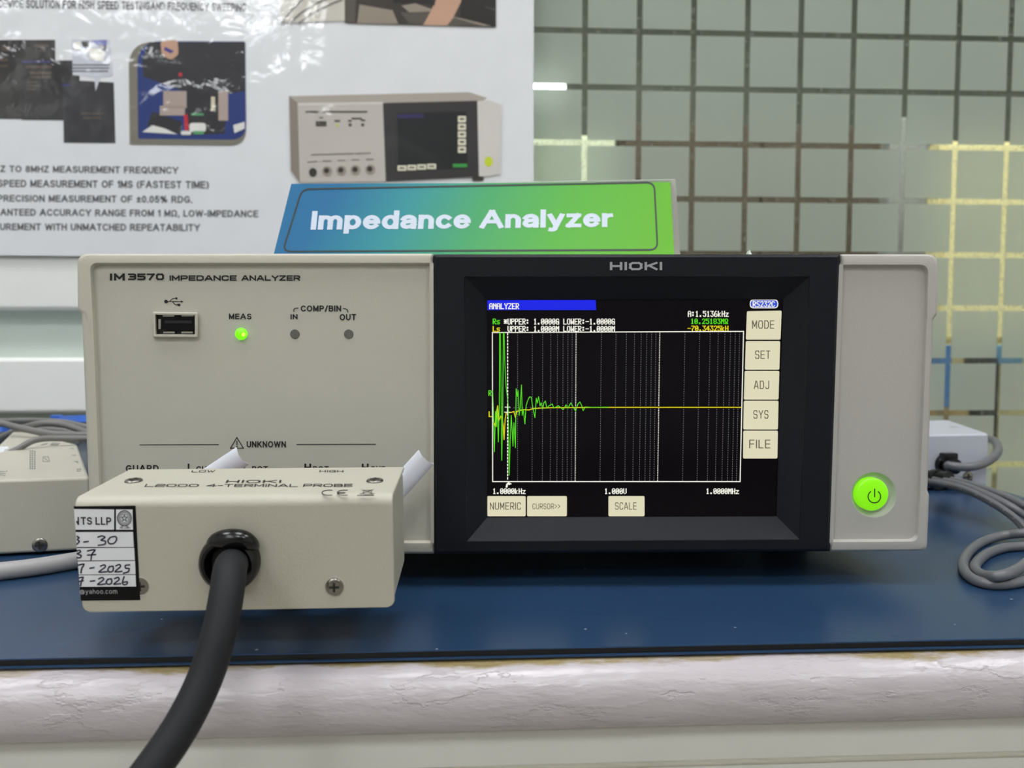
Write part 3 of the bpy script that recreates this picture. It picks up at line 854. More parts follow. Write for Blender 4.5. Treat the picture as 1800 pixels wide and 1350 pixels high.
# lamps on the panel
c = D.px(424.5, 587, 0.002); r = (D.px(435, 587, 0.002)-c).x
led = MB().lathe([(r,0.001),(r,-0.0006),(r*.85,-0.0014),(r*.5,-0.002),(r*.05,-0.0022)], (c.x,0.002,c.z), 1, 24).build('indicator_lamp', glow('led_green', (120, 255, 10), 1.0, (80, 200, 10)), dev, angle=60)
c2 = D.px(428, 588, 0.0); MB().lathe([(r*.34,0.0002),(r*.3,-0.0001),(r*.05,-0.0003)], (c2.x,-0.00005,c2.z), 1, 16).build('lamp_core', glow('led_core', (235, 250, 90), 1.0), led)
led['label'] = 'lit green indicator lamp'
for px_ in (518.5, 613):
    c = D.px(px_, 587.3, 0.002); r = (D.px(px_+8.3, 587.3, 0.002)-c).x
    MB().lathe([(r,0.0015),(r,-0.0001),(r*.94,-0.0002),(r*.1,-0.0002)], (c.x,0.0019,c.z), 1, 24).build('indicator_lamp', mat('led_off', (98, 97, 92), 0.5, vary=.2, scale=900), dev)

# usb socket
m_usb = mat('socket_black', (5, 5, 6), 0.55, spec=.2)
UO = [(268,548),(347.5,549),(348,593.5),(269,593)]; UI = inset(UO, 5.5)
lo = ring(D, [(UO, 3, 0.0019), (UO, 3, 0.0006), (inset(UO, 1.5), 3, 0.0002), (inset(UO, 4.5), 1.5, 0.0002), (UI, 1, 0.0012)], 3)
usb = MB().loft(lo + [back(lo[-1], 0.0019)], closed=True).build('usb_socket', m_case, dev, angle=30)
MB().poly(pxpoly(D, UI, 0.00183)).build('socket_cavity', mat('cavity_black', (5, 5, 6), 0.6), usb, smooth=False)
MB().loft(slab(D, rpoly([(285,558),(341,557),(342,581),(290,581.5),(284,576)], [4,2,2,3,3], 3), 0.0010, 0.0018)).build('socket_tongue', m_usb, usb, bevel=.0001)
MB().loft(slab(D, rect(289.5,563.5,337,568.5), 0.0008, 0.0009)).build('tongue_edge', mat('tongue_grey', (34, 34, 38), 0.3), usb, smooth=False)
for q in ((287,582.8,307,586),(319,582.8,339,586),(278.5,561,282.5,578.5),(286,554,306,556.5),(319,554,340,556)):
    MB().loft(slab(D, rect(*q), 0.0010, 0.0018)).build('socket_spring', m_metal, usb, smooth=False)

# coaxial sockets under the probe (mostly hidden)
for px_ in (342, 444, 546, 648):
    c = D.px(px_, 898, 0.002)
    MB().lathe([(.0075,.0),(.0075,-.003),(.0048,-.0035),(.0048,-.011),(.0044,-.0115),(.002,-.0115)], (c.x,0.0018,c.z), 1, 24).build('coaxial_socket', m_metal, dev)
c = D.px(250, 898, 0.002)
MB().lathe([(.0065,.0),(.0065,-.006),(.005,-.0065)], (c.x,0.0018,c.z), 1, 24).build('guard_terminal', m_black, dev)

# torn corner of clear tape standing on the instrument's top
ztop = a.z - 0.0012
tp = thing('tape_scrap', 'tiny torn whitish scrap of tape on the analyzer top edge', 'tape', D.m)
q0 = D.px(1307, 444, 0.02); q1 = D.px(1329, 444, 0.02); q2 = D.px(1326, 436, 0.02); q3 = D.px(1318, 441, 0.02)
z0 = ztop + 0.0001
MB().loft([[Vector((q0.x,.019,z0)),Vector((q1.x,.019,z0)),Vector((q2.x,.026,q2.z)),Vector((q3.x,.023,q3.z))],
           [Vector((q0.x,.0205,z0)),Vector((q1.x,.0205,z0)),Vector((q2.x,.0264,q2.z)),Vector((q3.x,.0236,q3.z))]]).build('flap', mat('tape_white', (205, 212, 205), .3), tp, smooth=False)
MB().box((q0.x,.0206,z0),(q1.x+.003,.034,z0+.0003)).build('stuck_strip', mat('tape_white_base', (200, 206, 200), .3), tp, smooth=False)

# ================================================================== four-terminal probe box plugged into the analyzer
m_probe = mat('probe_cream_paint', (190, 186, 171), 0.40, vary=0.02, bump=0.10, bscale=1300)
m_grom = mat('grommet_black', (8, 9, 11), 0.22)
m_cable = mat('cable_dark_grey', (30, 31, 34), 0.62, bump=0.06, spec=.3)
ay = (FWD + RGT*((846-900)/F_PX) + UPV*((675-500)/F_PX)).normalized()
axx = (RGT - ay*RGT.dot(ay)).normalized()
az = axx.cross(ay)
B = Frame(at(414, 1073, 0.235), Matrix((axx, ay, az)).transposed())
prb = thing('test_probe_box', 'cream metal probe box with handwritten sticker plugged into the analyzer front', 'probe box', B.m)
x0 = B.px(136, 960).x; x1 = B.px(692, 980).x
hz = B.px(414, 873).z                    # height of the box
dp = B.px(480, 822.5, hz, 2).y           # depth
# cover: front and top in one bent sheet, rounded crease
prof = [(0.0, 0.0), (0.0, hz-0.0032), (0.0, hz-0.0030)] + [(0.0030-0.0030*math.cos(a), hz-0.0030+0.0030*math.sin(a)) for a in [R(90)*k/6 for k in range(1, 7)]] + [(0.0032, hz), (dp, hz)]
th = 0.0012
inn = [(th, 0.0), (th, hz-0.0032), (th, hz-0.0030)] + [(0.0030-0.0018*math.cos(a), hz-0.0030+0.0018*math.sin(a)) for a in [R(90)*k/6 for k in range(1, 7)]] + [(0.0032, hz-th), (dp, hz-th)]
lpl = prof + inn[::-1]
rc = 0.0026
cov = MB().loft([[Vector((x, y, z)) for y, z in lpl] for x in (x0, x1)])
bm_o = cov.build('cover', m_probe, prb, smooth=False)
# round the two lower front corners and soften the edges
bm = bmesh.new(); bm.from_mesh(bm_o.data)
es = [e for e in bm.edges if all(v.co.z < 1e-5 for v in e.verts) and abs(e.verts[0].co.y-e.verts[1].co.y) > th*0.9 and min(v.co.y for v in e.verts) < 1e-5]
bmesh.ops.bevel(bm, geom=es, offset=rc, segments=5, profile=0.5, affect='EDGES')
bm.to_mesh(bm_o.data); bm.free()
bm_o.data.shade_smooth(); bm_o.data.set_sharp_from_angle(angle=R(30))
m_bv = bm_o.modifiers.new('edge', 'BEVEL'); m_bv.width = 0.0004; m_bv.segments = 2; m_bv.limit_method = 'ANGLE'; m_bv.angle_limit = R(50)
MB().box((x0+0.0004, th+0.0002, 0.0010), (x1-0.0004, dp-0.0003, hz-th-0.0002)).build('tray', m_probe, prb, bevel=0.0015, seg=3)
# screws
m_screw = mat('screw_steel', (150, 146, 140), 0.24, metal=1.0)
m_slot = mat('screw_slot', (40, 38, 36), 0.5)
def screw(fr, c, r, ax, sgn, parent, hk=1.0):
    """cross-head screw whose head faces along sgn*axis"""
    prof = [(r*1.0,0.0),(r*1.0,0.0003),(r*.9,0.0006),(r*.55,0.00075),(r*.03,0.0008)]
    o = MB().lathe([(a_, h_*sgn*hk) for a_, h_ in prof], c, ax, 24).build('screw', m_screw, parent, angle=50)
    s = MB(); k = [q for q in range(3) if q != ax]
    for a_ in (0, 1):
        lo_ = list(c); hi_ = list(c)
        lo_[k[a_]] -= r*.55; hi_[k[a_]] += r*.55; lo_[k[1-a_]] -= r*.13; hi_[k[1-a_]] += r*.13
        lo_[ax] = c[ax] + sgn*0.00070*hk; hi_[ax] = c[ax] + sgn*0.00090*hk
        s.box([min(p_, q_) for p_, q_ in zip(lo_, hi_)], [max(p_, q_) for p_, q_ in zip(lo_, hi_)])
    s.build('cross_slot', m_slot, o, smooth=False)
    return o
for sx in (588, 246):
    c = B.px(sx, 1031, 0.0); r = (B.px(sx+16, 1031, 0.0)-c).x
    MB().lathe([(r*1.18,-0.00002),(r*1.12,-0.0001),(r*1.0,-0.00005)], c, 1, 28, caps=False).build('screw_recess', m_probe, prb)
    screw(B, c, r, 1, -1, prb, 1.0 if sx > 300 else 0.1)
for sx in (235, 659):
    c = B.px(sx, 846, hz, 2); r = (B.px(sx+15, 846, hz, 2)-c).x
    screw(B, c, r, 2, 1, prb)
# print on the top
s = MB(); ht = hz + 0.00008
tech(s, B, 'LOW', [(338,826.2),(379,826.2),(377,830.4),(336,830.4)], ht, 2, w=.2, wide=1.15)
tech(s, B, 'HIGH', [(562,826.2),(604,826.2),(603.5,830.4),(561,830.4)], ht, 2, w=.2, wide=1.0)
tech(s, B, 'HIOKI', [(399,843.5),(495,843.5),(494,849),(396,849)], ht, 2, w=.24, wide=1.25, gap=.5)
tech(s, B, 'L2000', [(257,850.5),(351,850.5),(349,856),(253,856)], ht, 2, w=.24, wide=1.2)
tech(s, B, '4-TERMINAL', [(364,850.5),(524,850.5),(523,856),(362,856)], ht, 2, w=.24, wide=1.2)
tech(s, B, 'PROBE', [(534,850.5),(620,850.5),(619.5,856),(532,856)], ht, 2, w=.24, wide=1.2)
def arcp(cx, cy, rx, ry, a0, a1, n=14): return [(cx+rx*math.cos(R(a0+(a1-a0)*i/n)), cy-ry*math.sin(R(a0+(a1-a0)*i/n))) for i in range(n+1)]
strokes(s, B, [arcp(579,866,13,4.6,70,290), arcp(606,866,13,4.6,70,290), [(593,866),(606,866)]], 1.5, ht, 2)
strokes(s, B, [[(634,860.5),(658,868)],[(657,860.5),(633,868)],[(638,861.5),(654,861.5),(652,867.5),(640,867.5),(638,861.5)]], 0.7, ht, 2)
strokes(s, B, [[(628.5,871),(656,871)]], 1.6, ht, 2)
s.build('cover_lettering', m_ink, prb, smooth=False)
# front grommet: round head with a flat on top, and the thick cable
gc = B.px(406.5, 985, 0.0); gr_ = (B.px(459, 985, 0.0)-gc).x
loops = []
for rr, yy in ((1.0,0.0),(1.0,-0.0022),(0.94,-0.0040),(0.84,-0.0048),(0.74,-0.0046),(0.70,-0.0030),(0.66,0.0)):
    l = []
    for i in range(48):
        a_ = 2*math.pi*i/48
        l.append(Vector((gc.x+gr_*rr*math.cos(a_), yy, gc.z+min(gr_*rr*math.sin(a_), gr_*(0.90 - (1-rr)*0.9)))))
    loops.append(l)
MB().loft(loops).build('grommet', m_grom, prb, angle=40)
MB().lathe([(gr_*.66,-0.0005),(gr_*.60,-0.0012),(gr_*.3,-0.0013)], (gc.x,0,gc.z), 1, 32).build('grommet_throat', mat('throat_black', (8, 8, 9), .6), prb)
# top lip of the strain relief, folded over the cable
lip_ = [B.loc(p_) for p_ in (at(370,972,.2335), at(378,953,.2300), at(398,947.5,.2285), at(424,948.5,.2285), at(440,955,.2300), at(448,962,.2335))]
MB().tube(lip_, lambda u: 0.0014+0.0016*math.sin(math.pi*u), n=16, sub=8).build('grommet_lip', m_grom, prb)
cp = [(411,1000,.2365),(408,992,.2290),(404,1003,.2205),(399,1040,.2150),(386,1110,.2095),(361,1190,.2045),(322,1270,.1985),(272,1345,.1925),(205,1430,.186),(110,1530,.179)]
MB().tube([B.loc(at(*q)) for q in cp], 0.0047, n=28, sub=12).build('cable', m_cable, prb, angle=80)
# two white plastic locking levers reaching out behind the box
m_lever = mat('lever_white_plastic', (196, 200, 208), 0.35, sss=0.3, spec=.5)
def lever(pa, pb, depth):
    a_ = B.loc(at(pa[0], pa[1], depth)); b_ = B.loc(at(pb[0], pb[1], depth+0.006))
    t_ = (b_-a_).normalized(); n_ = Vector((0,-1,0)); n_ = (n_-t_*n_.dot(t_)).normalized(); w_ = t_.cross(n_)
    loops = []
    for k, u in enumerate((0.0, 0.93, 1.0)):
        out = []; inn_ = []
        for i in range(9):
            an = R(-72+144*i/8)
            e = 1.0 if k < 2 else 1.0
            off = 0 if k < 2 else -0.0012*math.cos(an)**2
            base = a_ + (b_-a_)*u + t_*off
            out.append(base + w_*math.sin(an)*0.0042*e + n_*(math.cos(an)-0.45)*0.0020)
            inn_.append(base + w_*math.sin(an)*0.0036*e + n_*(math.cos(an)-0.45)*0.0012)
        loops.append(out + inn_[::-1])
    MB().loft(loops).build('lever', m_lever, prb, angle=50)
lever((360,846), (427,801), 0.281)
lever((684,876), (750,803), 0.281)
# plugs between the box and the analyzer sockets
for px_ in (342, 444, 546, 648):
    c = B.loc(D.m @ Vector((D.px(px_, 898, 0.002).x, 0.0, D.px(px_, 898, 0.002).z)))
    MB().lathe([(.0060,dp-.001),(.0068,dp+.001),(.0068,dp+.011),(.0060,dp+.012)], (c.x,0,hz*.45), 1, 24).build('coaxial_plug', m_metal, prb)

# sticker with handwriting, folded over the left edge
def c1(pts): return [(x/3.375, 700+y/3.375) for x, y in pts]
K0, K1, K2 = -0.00012, -0.00020, -0.00027
SQ = [(136.5,890),(238,889),(246.5,1055),(141,1056)]
st = MB(); a4 = pxpoly(B, SQ, K0)
for p_ in (a4[0], a4[3]): p_.x = x0 - 0.00012
st.loft([a4, [Vector((p_.x, -0.00002, p_.z)) for p_ in a4]])
st.loft([[Vector((x0-0.00012, K0, a4[0].z)), Vector((x0-0.00012, 0.006, a4[0].z)), Vector((x0-0.00012, 0.006, a4[3].z)), Vector((x0-0.00012, K0, a4[3].z))],
         [Vector((x0-0.00002, K0, a4[0].z)), Vector((x0-0.00002, 0.006, a4[0].z)), Vector((x0-0.00002, 0.006, a4[3].z)), Vector((x0-0.00002, K0, a4[3].z))]])
stk = st.build('sticker', mat('sticker_black', (10, 10, 12), 0.5, spec=.2), prb, smooth=False)
stk['label'] = 'black and white calibration sticker with handwriting'
m_cell = mat('sticker_white', (232, 234, 239), 0.4, vary=.02)
for q in ([(447,657),(677,660),(677,780),(452,780)], [(688,660),(786,660),(789,780),(688,780)], [(454,794),(789,793),(794,883),(456,883)],
          [(458,889),(796,887),(800,961),(462,963)], [(463,968),(801,965),(804,1044),(466,1046)], [(467,1050),(804,1048),(807,1117),(470,1119)]):
    q = c1(q); pp = pxpoly(B, q, K1)
    for i_, w_ in enumerate(q):
        if w_[0] < 145 : pp[i_].x = x0 - 0.0001
    MB().poly(pp).build('sticker_cell', m_cell, stk, smooth=False)
s = MB()
grot(s, B, 'TS LLP', c1([(478,705),(660,707),(660,753),(480,750)]), K2, w=.22, gap=.36)
strokes(s, B, [c1([(464,709),(465,747)]), c1([(456,733),(464,747)])], 2.6, K2)
grot(s, B, 'CC-3434', c1([(710,764),(773,764),(773,775),(710,775)]), K2, w=.16)
cx_, cy_ = 738/3.375, 700+712/3.375
strokes(s, B, [arcp(cx_,cy_,12.2,13.2,0,360,28)], 1.6, K2); strokes(s, B, [arcp(cx_,cy_,9.4,10.2,0,360,24), arcp(cx_,cy_,7.2,7.6,0,360,20)], .8, K2)
for k in range(5):
    an = R(90+72*k); strokes(s, B, [[(cx_+5.5*math.cos(an),cy_-5.8*math.sin(an)), (cx_+2.2*math.cos(an+R(36)),cy_-2.3*math.sin(an+R(36))), (cx_+5.5*math.cos(an+R(72)),cy_-5.8*math.sin(an+R(72)))]], 1.1, K2)
for k in range(24):
    an = R(15*k); strokes(s, B, [[(cx_+10*math.cos(an),cy_-10.8*math.sin(an)), (cx_+11.6*math.cos(an),cy_-12.5*math.sin(an))]], .7, K2)
strokes(s, B, [[(215,923.5),(212,927),(214,928)],[(222.5,923.5),(226,927),(223.5,928)],[(216.5,924),(215,927)],[(221.5,924),(223,927)]], .9, K2)
s.build('sticker_print', mat('sticker_ink', (22, 22, 26), .5), stk, smooth=False)
s = MB()
hw = [[(458,820),(468,828),(460,838),(470,850),(458,865)],[(498,853),(522,850)],[(582,824),(605,817),(622,826),(600,842),(624,848),(622,866),(584,873)],
      [(655,825),(685,821),(691,840),(675,861),(650,863),(640,845),(655,825)],
      [(458,922),(477,912),(471,902),(458,907)],[(458,923),(481,934),(474,947),(458,946)],[(520,906),(563,900),(545,926),(540,957)],[(520,931),(566,928)],
      [(468,990),(498,985),(485,1010),(480,1036)],[(534,1009),(557,1005)],[(597,996),(618,989),(624,1002),(588,1031),(634,1029)],
      [(650,1000),(670,998),(670,1024),(648,1031),(640,1015),(650,1000)],[(688,994),(708,987),(714,1000),(683,1029),(722,1027)],[(768,989),(744,992),(746,1008),(765,1012),(760,1030),(733,1038)],
      [(468,1066),(493,1063),(483,1085),(478,1112)],[(468,1087),(493,1083)],[(537,1086),(561,1083)],[(586,1072),(606,1064),(614,1077),(580,1105),(624,1102)],
      [(640,1075),(660,1073),(661,1098),(640,1104),(630,1090),(640,1075)],[(680,1070),(700,1063),(706,1077),(676,1103),(716,1100)],[(736,1060),(727,1090),(733,1106),(752,1103),(754,1090),(731,1092)]]
strokes(s, B, [[(p_.x, p_.y) for p_ in smooth_path([Vector(q_+(0,)) for q_ in c1(l)], 4)] for l in hw], 2.6, K2)
s.build('handwriting', mat('pen_ink', (24, 22, 52), .5), stk, smooth=False)
s = MB(); grot(s, B, '@yahoo.com', c1([(472,1133),(695,1131),(696,1167),(474,1168)]), K1, w=.12, gap=.34)
s.build('sticker_print', mat('sticker_grey', (176, 178, 182), .5), stk, smooth=False)

# ================================================================== tent sign on the analyzer
zt_ = D.m @ Vector((0,0,ztop)); ZT = zt_.z + 0.0002
def on_lean(x, y, dep): return at(x, y, dep)
TL, TR = at(512,323,.392), at(1180,312.5,.388)
BLv = at(483,440,.360); BRv = at(1185.5,443,.356)
# carry the front leaf down to the instrument's top
def down(top, bot):
    k = (top.z-ZT)/(top.z-bot.z); return top + (bot-top)*k
BL2, BR2 = down(TL, BLv), down(TR, BRv)
ex = (BR2-BL2).normalized(); nn_ = ex.cross((TL-BL2)).normalized()
if nn_.y > 0: nn_ = -nn_
ey = -nn_; ez = ex.cross(ey)
S = Frame(BL2, Matrix((ex, ey, ez)).transposed())
sign = thing('tent_sign', 'blue to green tent sign reading Impedance Analyzer on the instrument', 'sign', S.m)
q = [S.loc(p_) for p_ in (TL, TR, BR2, BL2)]
for p_ in q: p_.y = 0
m_sign, nt, p = new_mat('sign_gradient')
tc = N(nt, 'ShaderNodeTexCoord'); sx_ = N(nt, 'ShaderNodeSeparateXYZ'); nt.links.new(tc.outputs['Object'], sx_.inputs[0])
ramp = N(nt, 'ShaderNodeValToRGB')
wsg = (BR2-BL2).length
fac = rng(mth('ADD', sx_.outputs['X'], mth('MULTIPLY', sx_.outputs['Z'], -0.25)), 0.0, wsg)
nt.links.new(fac, ramp.inputs[0])
els = ramp.color_ramp.elements
els[0].position = 0.04; els[0].color = lin((10, 96, 140)) + (1,)
els[1].position = 0.95; els[1].color = lin((90, 168, 12)) + (1,)
for ps, cc in ((0.25, (30, 130, 138)), (0.45, (50, 148, 88)), (0.68, (72, 162, 38))):
    e = els.new(ps); e.color = lin(cc) + (1,)
nt.links.new(ramp.outputs[0], p.inputs['Base Color'])
p.inputs['Roughness'].default_value = 0.45; p.inputs['Specular IOR Level'].default_value = 0.3
n2 = N(nt, 'ShaderNodeTexNoise', Scale=1100.0, Detail=2.0); nt.links.new(tc.outputs['Object'], n2.inputs['Vector'])
bp = N(nt, 'ShaderNodeBump', Strength=0.12, Distance=0.0004); nt.links.new(n2.outputs['Fac'], bp.inputs['Height']); nt.links.new(bp.outputs[0], p.inputs['Normal'])
m_card = mat('sign_white_card', (226, 228, 226), .4)
MB().loft([q, [p_ + Vector((0,.0009,0)) for p_ in q]]).build('front_leaf', m_card, sign, smooth=False)
fq = [p_ + Vector((0,-.00015,0)) for p_ in q]
fq[0] += Vector((.0002,0,-.0006)); fq[1] += Vector((-.0003,0,-.0006))
MB().loft([fq, q]).build('printed_face', m_sign, sign, smooth=False)
m_line = mat('sign_border_ink', (14, 30, 26), .5)
s = MB(); bo = rpoly([(531,332.5),(1150,320.5),(1156,439),(497,442)], [14,14,14,14], 6)
strokes(s, S, [[(p_.x,p_.y) for p_ in bo] + [(bo[0].x,bo[0].y)]], 3.0, -0.0003)
s.build('border_line', m_line, sign, smooth=False)
s = MB()
grot(s, S, 'Impedance', [(549,371),(829,369),(827,409),(545,411)], -0.0003, w=.255, gap=.335)
grot(s, S, 'Analyzer', [(843,368.5),(1078,366),(1078.5,406),(841,408.5)], -0.0003, w=.255, gap=.335)
s.build('sign_lettering', mat('sign_white_ink', (190, 200, 214), .4), sign, smooth=False)
# back leaf, a little to the right, behind the fold
sh = S.r3 @ Vector((1,0,0))
pt_r = at(1187.5, 315.5, (TR-CAM).dot(FWD)+.0016)
tl, tr_ = S.loc(TL + Vector((.0035,.0016,-.0006))), S.loc(pt_r)
bl, br_ = S.loc(Vector((BL2.x+.004, TL.y+.030, ZT))), S.loc(Vector((pt_r.x+.0102, TR.y+.030, ZT)))
bk = [tl, tr_, br_, bl]
MB().loft([bk, [p_ + S.r3 @ Vector((0,.0009,.0003)) for p_ in bk]]).build('back_leaf', m_card, sign, smooth=False)

# ================================================================== poster on the glass
def poster_mat(name, rgb, rough=.35):
    m, nt, p = new_mat(name)
    c = lin(rgb)
    tc = N(nt, 'ShaderNodeTexCoord')
    p.inputs['Roughness'].default_value = rough
    p.inputs['Specular IOR Level'].default_value = .3
    n0 = N(nt, 'ShaderNodeTexNoise', Scale=30.0); nt.links.new(tc.outputs['Object'], n0.inputs['Vector'])
    mx = N(nt, 'ShaderNodeMix', data_type='RGBA'); mx.inputs[6].default_value = tuple(v*.96 for v in c)+(1,); mx.inputs[7].default_value = tuple(min(1,v*1.04) for v in c)+(1,)
    nt.links.new(n0.outputs['Fac'], mx.inputs[0]); nt.links.new(mx.outputs[2], p.inputs['Base Color'])
    # laminate: crumpled in a few places, smooth elsewhere
    n1 = N(nt, 'ShaderNodeTexNoise', Scale=13.0, Detail=2.0, Distortion=0.6)
    n2 = N(nt, 'ShaderNodeTexNoise', Scale=85.0, Detail=3.0, Distortion=0.8)
    for n in (n1, n2): nt.links.new(tc.outputs['Object'], n.inputs['Vector'])
    a_ = N(nt, 'ShaderNodeMath', operation='MULTIPLY'); a_.inputs[1].default_value = 1.0; nt.links.new(n1.outputs['Fac'], a_.inputs[0])
    b_ = N(nt, 'ShaderNodeMath', operation='MULTIPLY_ADD'); b_.inputs[1].default_value = 0.085
    nt.links.new(n2.outputs['Fac'], b_.inputs[0]); nt.links.new(a_.outputs[0], b_.inputs[2])
    bp = N(nt, 'ShaderNodeBump', Strength=1.0, Distance=0.0045); nt.links.new(b_.outputs[0], bp.inputs['Height'])
    p.inputs['Coat Weight'].default_value = 1.0; p.inputs['Coat Roughness'].default_value = 0.035
    nt.links.new(bp.outputs[0], p.inputs['Coat Normal'])
    return m
PY = -0.028
pst = thing('poster', 'glossy white product poster hung on the glass partition', 'poster', W.m)
a = W.px(938, 200, PY); zl = W.px(80, 446, PY).z
m_pw = poster_mat('poster_white', (230, 232, 236))
pts = [Vector((-1.05, PY, zl)), Vector((a.x, PY, zl-.003)), Vector((a.x, PY, zl+.75)), Vector((-1.05, PY, zl+.75))]
MB().loft([pts, [p_+Vector((0,.0008,0)) for p_ in pts]]).build('sheet', m_pw, pst, smooth=False)
for px_, pz_ in ((a.x-.02, zl+.72), (-1.0, zl+.72), (a.x-.02, zl+.02), (-1.0, zl+.02)):
    MB().lathe([(.004,PY+.001),(.004,-.0245)], (px_,0,pz_), 1, 16).build('adhesive_pad', m_rail, pst)
pmc = {}
def pcol(rgb):
    if rgb not in pmc: pmc[rgb] = poster_mat('print_%02x%02x%02x' % rgb, rgb)
    return pmc[rgb]
layer_n = [0]
def pr_(name, rgb, *polys):
    layer_n[0] += 1
    for q_ in polys: MB().poly(pxpoly(W, q_, PY-0.00008-0.00003*layer_n[0])).build(name, pcol(rgb), pst, smooth=False)
def pt_(name, rgb, items):
    layer_n[0] += 1
    for w_, q_ in items: grot(MB(), W, w_, q_, PY-0.00008-0.00003*layer_n[0], w=.23, gap=.36, space=.55).build(name, pcol(rgb), pst, smooth=False)
def ps_(name, rgb, polys, w):
    layer_n[0] += 1
    for l_ in polys: strokes(MB(), W, [l_], w, PY-0.00008-0.00003*layer_n[0]).build(name, pcol(rgb), pst, smooth=False)
pt_('poster_text', (60, 60, 64), [
  ('DEVICE SOLUTION FOR HIGH SPEED TESTINGAND FREQUENCY SWEEPING', [(-2,-2),(433,5.5),(433,21.5),(-2,15)]),
  ('Z TO 8MHZ MEASUREMENT FREQUENCY', [(0,290.5),(314,293),(314,306.5),(0,303.5)]),
  ('SPEED MEASUREMENT OF 1MS (FASTEST TIME)', [(-4,315.5),(367,318),(367,333),(-4,330)]),
  ('PRECISION MEASUREMENT OF \u00b10.05% RDG.', [(-4,342),(338,344),(338,357.5),(-4,355)]),
  ('ANTEED ACCURACY RANGE FROM 1 M\u03a9, LOW-IMPEDANCE', [(0,366.5),(454,369.5),(454,384),(0,381)]),
  ('UREMENT WITH UNMATCHED REPEATABILITY', [(0,392),(352,393.5),(352,407),(0,405)])])
# two dark instrument screens and a call-out
pr_('poster_picture', (44, 42, 44), [(-60,70),(97,70),(98,210),(-60,209)])
pr_('poster_picture', (36, 36, 40), [(38,106),(140,106),(140,212),(38,211)])
pr_('poster_picture', (50, 50, 56), [(110,140),(200,145),(203,252),(112,251)])
pr_('poster_picture', (58, 60, 120), rect(38,107,90,110), rect(109,148,124,151))
pr_('poster_picture', (84, 70, 62), rect(45,115,92,120), rect(52,126,90,131), rect(55,133,90,138), rect(47,143,66,146), rect(47,149,68,152), rect(47,155,62,158),
    rect(2,80,16,90), rect(0,102,14,108), rect(0,114,14,118), rect(142,198,182,201), rect(146,206,178,209), rect(60,78,85,83), rect(68,88,80,91))
pr_('poster_picture', (206, 210, 222), [(126,70),(193,70),(199,134),(177,136),(168,160),(166,136),(128,132)])
pr_('poster_picture', (72, 74, 70), [(143,73),(156,72),(156,84),(146,82)], [(172,80),(187,76),(186,90),(176,88)])
pr_('poster_picture', (120, 126, 190), [(160,71),(188,70),(187,80),(170,78)])
pr_('poster_picture', (232, 230, 222), [(130,74),(141,72),(142,87),(130,88)], [(155,84),(176,86),(186,96),(180,108),(158,104)])
pr_('poster_picture', (96, 96, 100), rect(128,113,192,115.4), rect(128,118.5,192,121), rect(128,124,190,126.4))
# photograph with rounded corners
pr_('poster_picture', (126, 122, 110), rpoly([(226,74),(430,74),(433,256),(228,254)], [44,3,30,3], 8))
pr_('poster_picture', (30, 54, 122), rpoly([(241,72),(431,73),(433,246),(243,244)], [44,3,28,3], 8))
pr_('poster_picture', (42, 42, 48), [(262,74),(430,74),(431,160),(400,165),(395,235),(330,238),(322,160),(252,135),(250,104)], [(258,222),(268,196),(320,214),(318,236)])
pr_('poster_picture', (196, 156, 132), rpoly([(282,72),(312,70),(314,96),(300,106),(284,96)], 6, 4))
pr_('poster_picture', (74, 66, 140), [(290,82),(306,90),(300,94),(288,88)])
pr_('poster_picture', (176, 160, 152), rect(287,160,328,190), rect(281,186,325,203), rect(384,160,401,212))
pr_('poster_picture', (214, 206, 180), rect(371,170,378,195))
pr_('poster_picture', (200, 40, 60), [(323,202),(329,200),(332,228),(325,230)], rect(314,128,320,134))
pr_('poster_picture', (226, 226, 222), [(250,232),(268,220),(290,226),(312,236)], rpoly(rect(333,216,362,232), 6, 4), [(410,220),(430,214),(430,226),(412,234)], rpoly(rect(318,230,336,237), 3, 3))
pr_('poster_picture', (90, 160, 110), rect(340,230,358,236), rect(336,199,358,203))
# photograph at the top: cables, instrument, fingertip
pr_('poster_picture', (206, 202, 192), [(495,-150),(690,-150),(690,34),(494,40)])
pr_('poster_picture', (58, 52, 48), [(625,-150),(872,-150),(872,48),(612,41)])
pr_('poster_picture', (150, 138, 126), [(632,8),(690,18),(700,42),(628,41)], [(706,10),(730,6),(800,30),(870,46),(745,44)])
pr_('poster_picture', (86, 80, 74), [(605,-150),(632,-150),(624,41),(606,40)], [(704,22),(760,20),(850,46),(720,42)])
pr_('poster_picture', (198, 158, 134), [(744,44),(756,22),(800,-70),(842,-60),(796,32),(786,45)])
pr_('poster_picture', (36, 32, 32), [(690,-150),(790,-150),(764,10),(730,4),(692,6)], [(826,-150),(872,-150),(872,48),(808,30)])
ps_('poster_picture', (118, 116, 112), [[(496,39),(512,18),(536,-5)],[(510,40),(530,22),(560,4),(580,-4)],[(526,40),(548,24),(580,8),(600,0)]], 3.2)
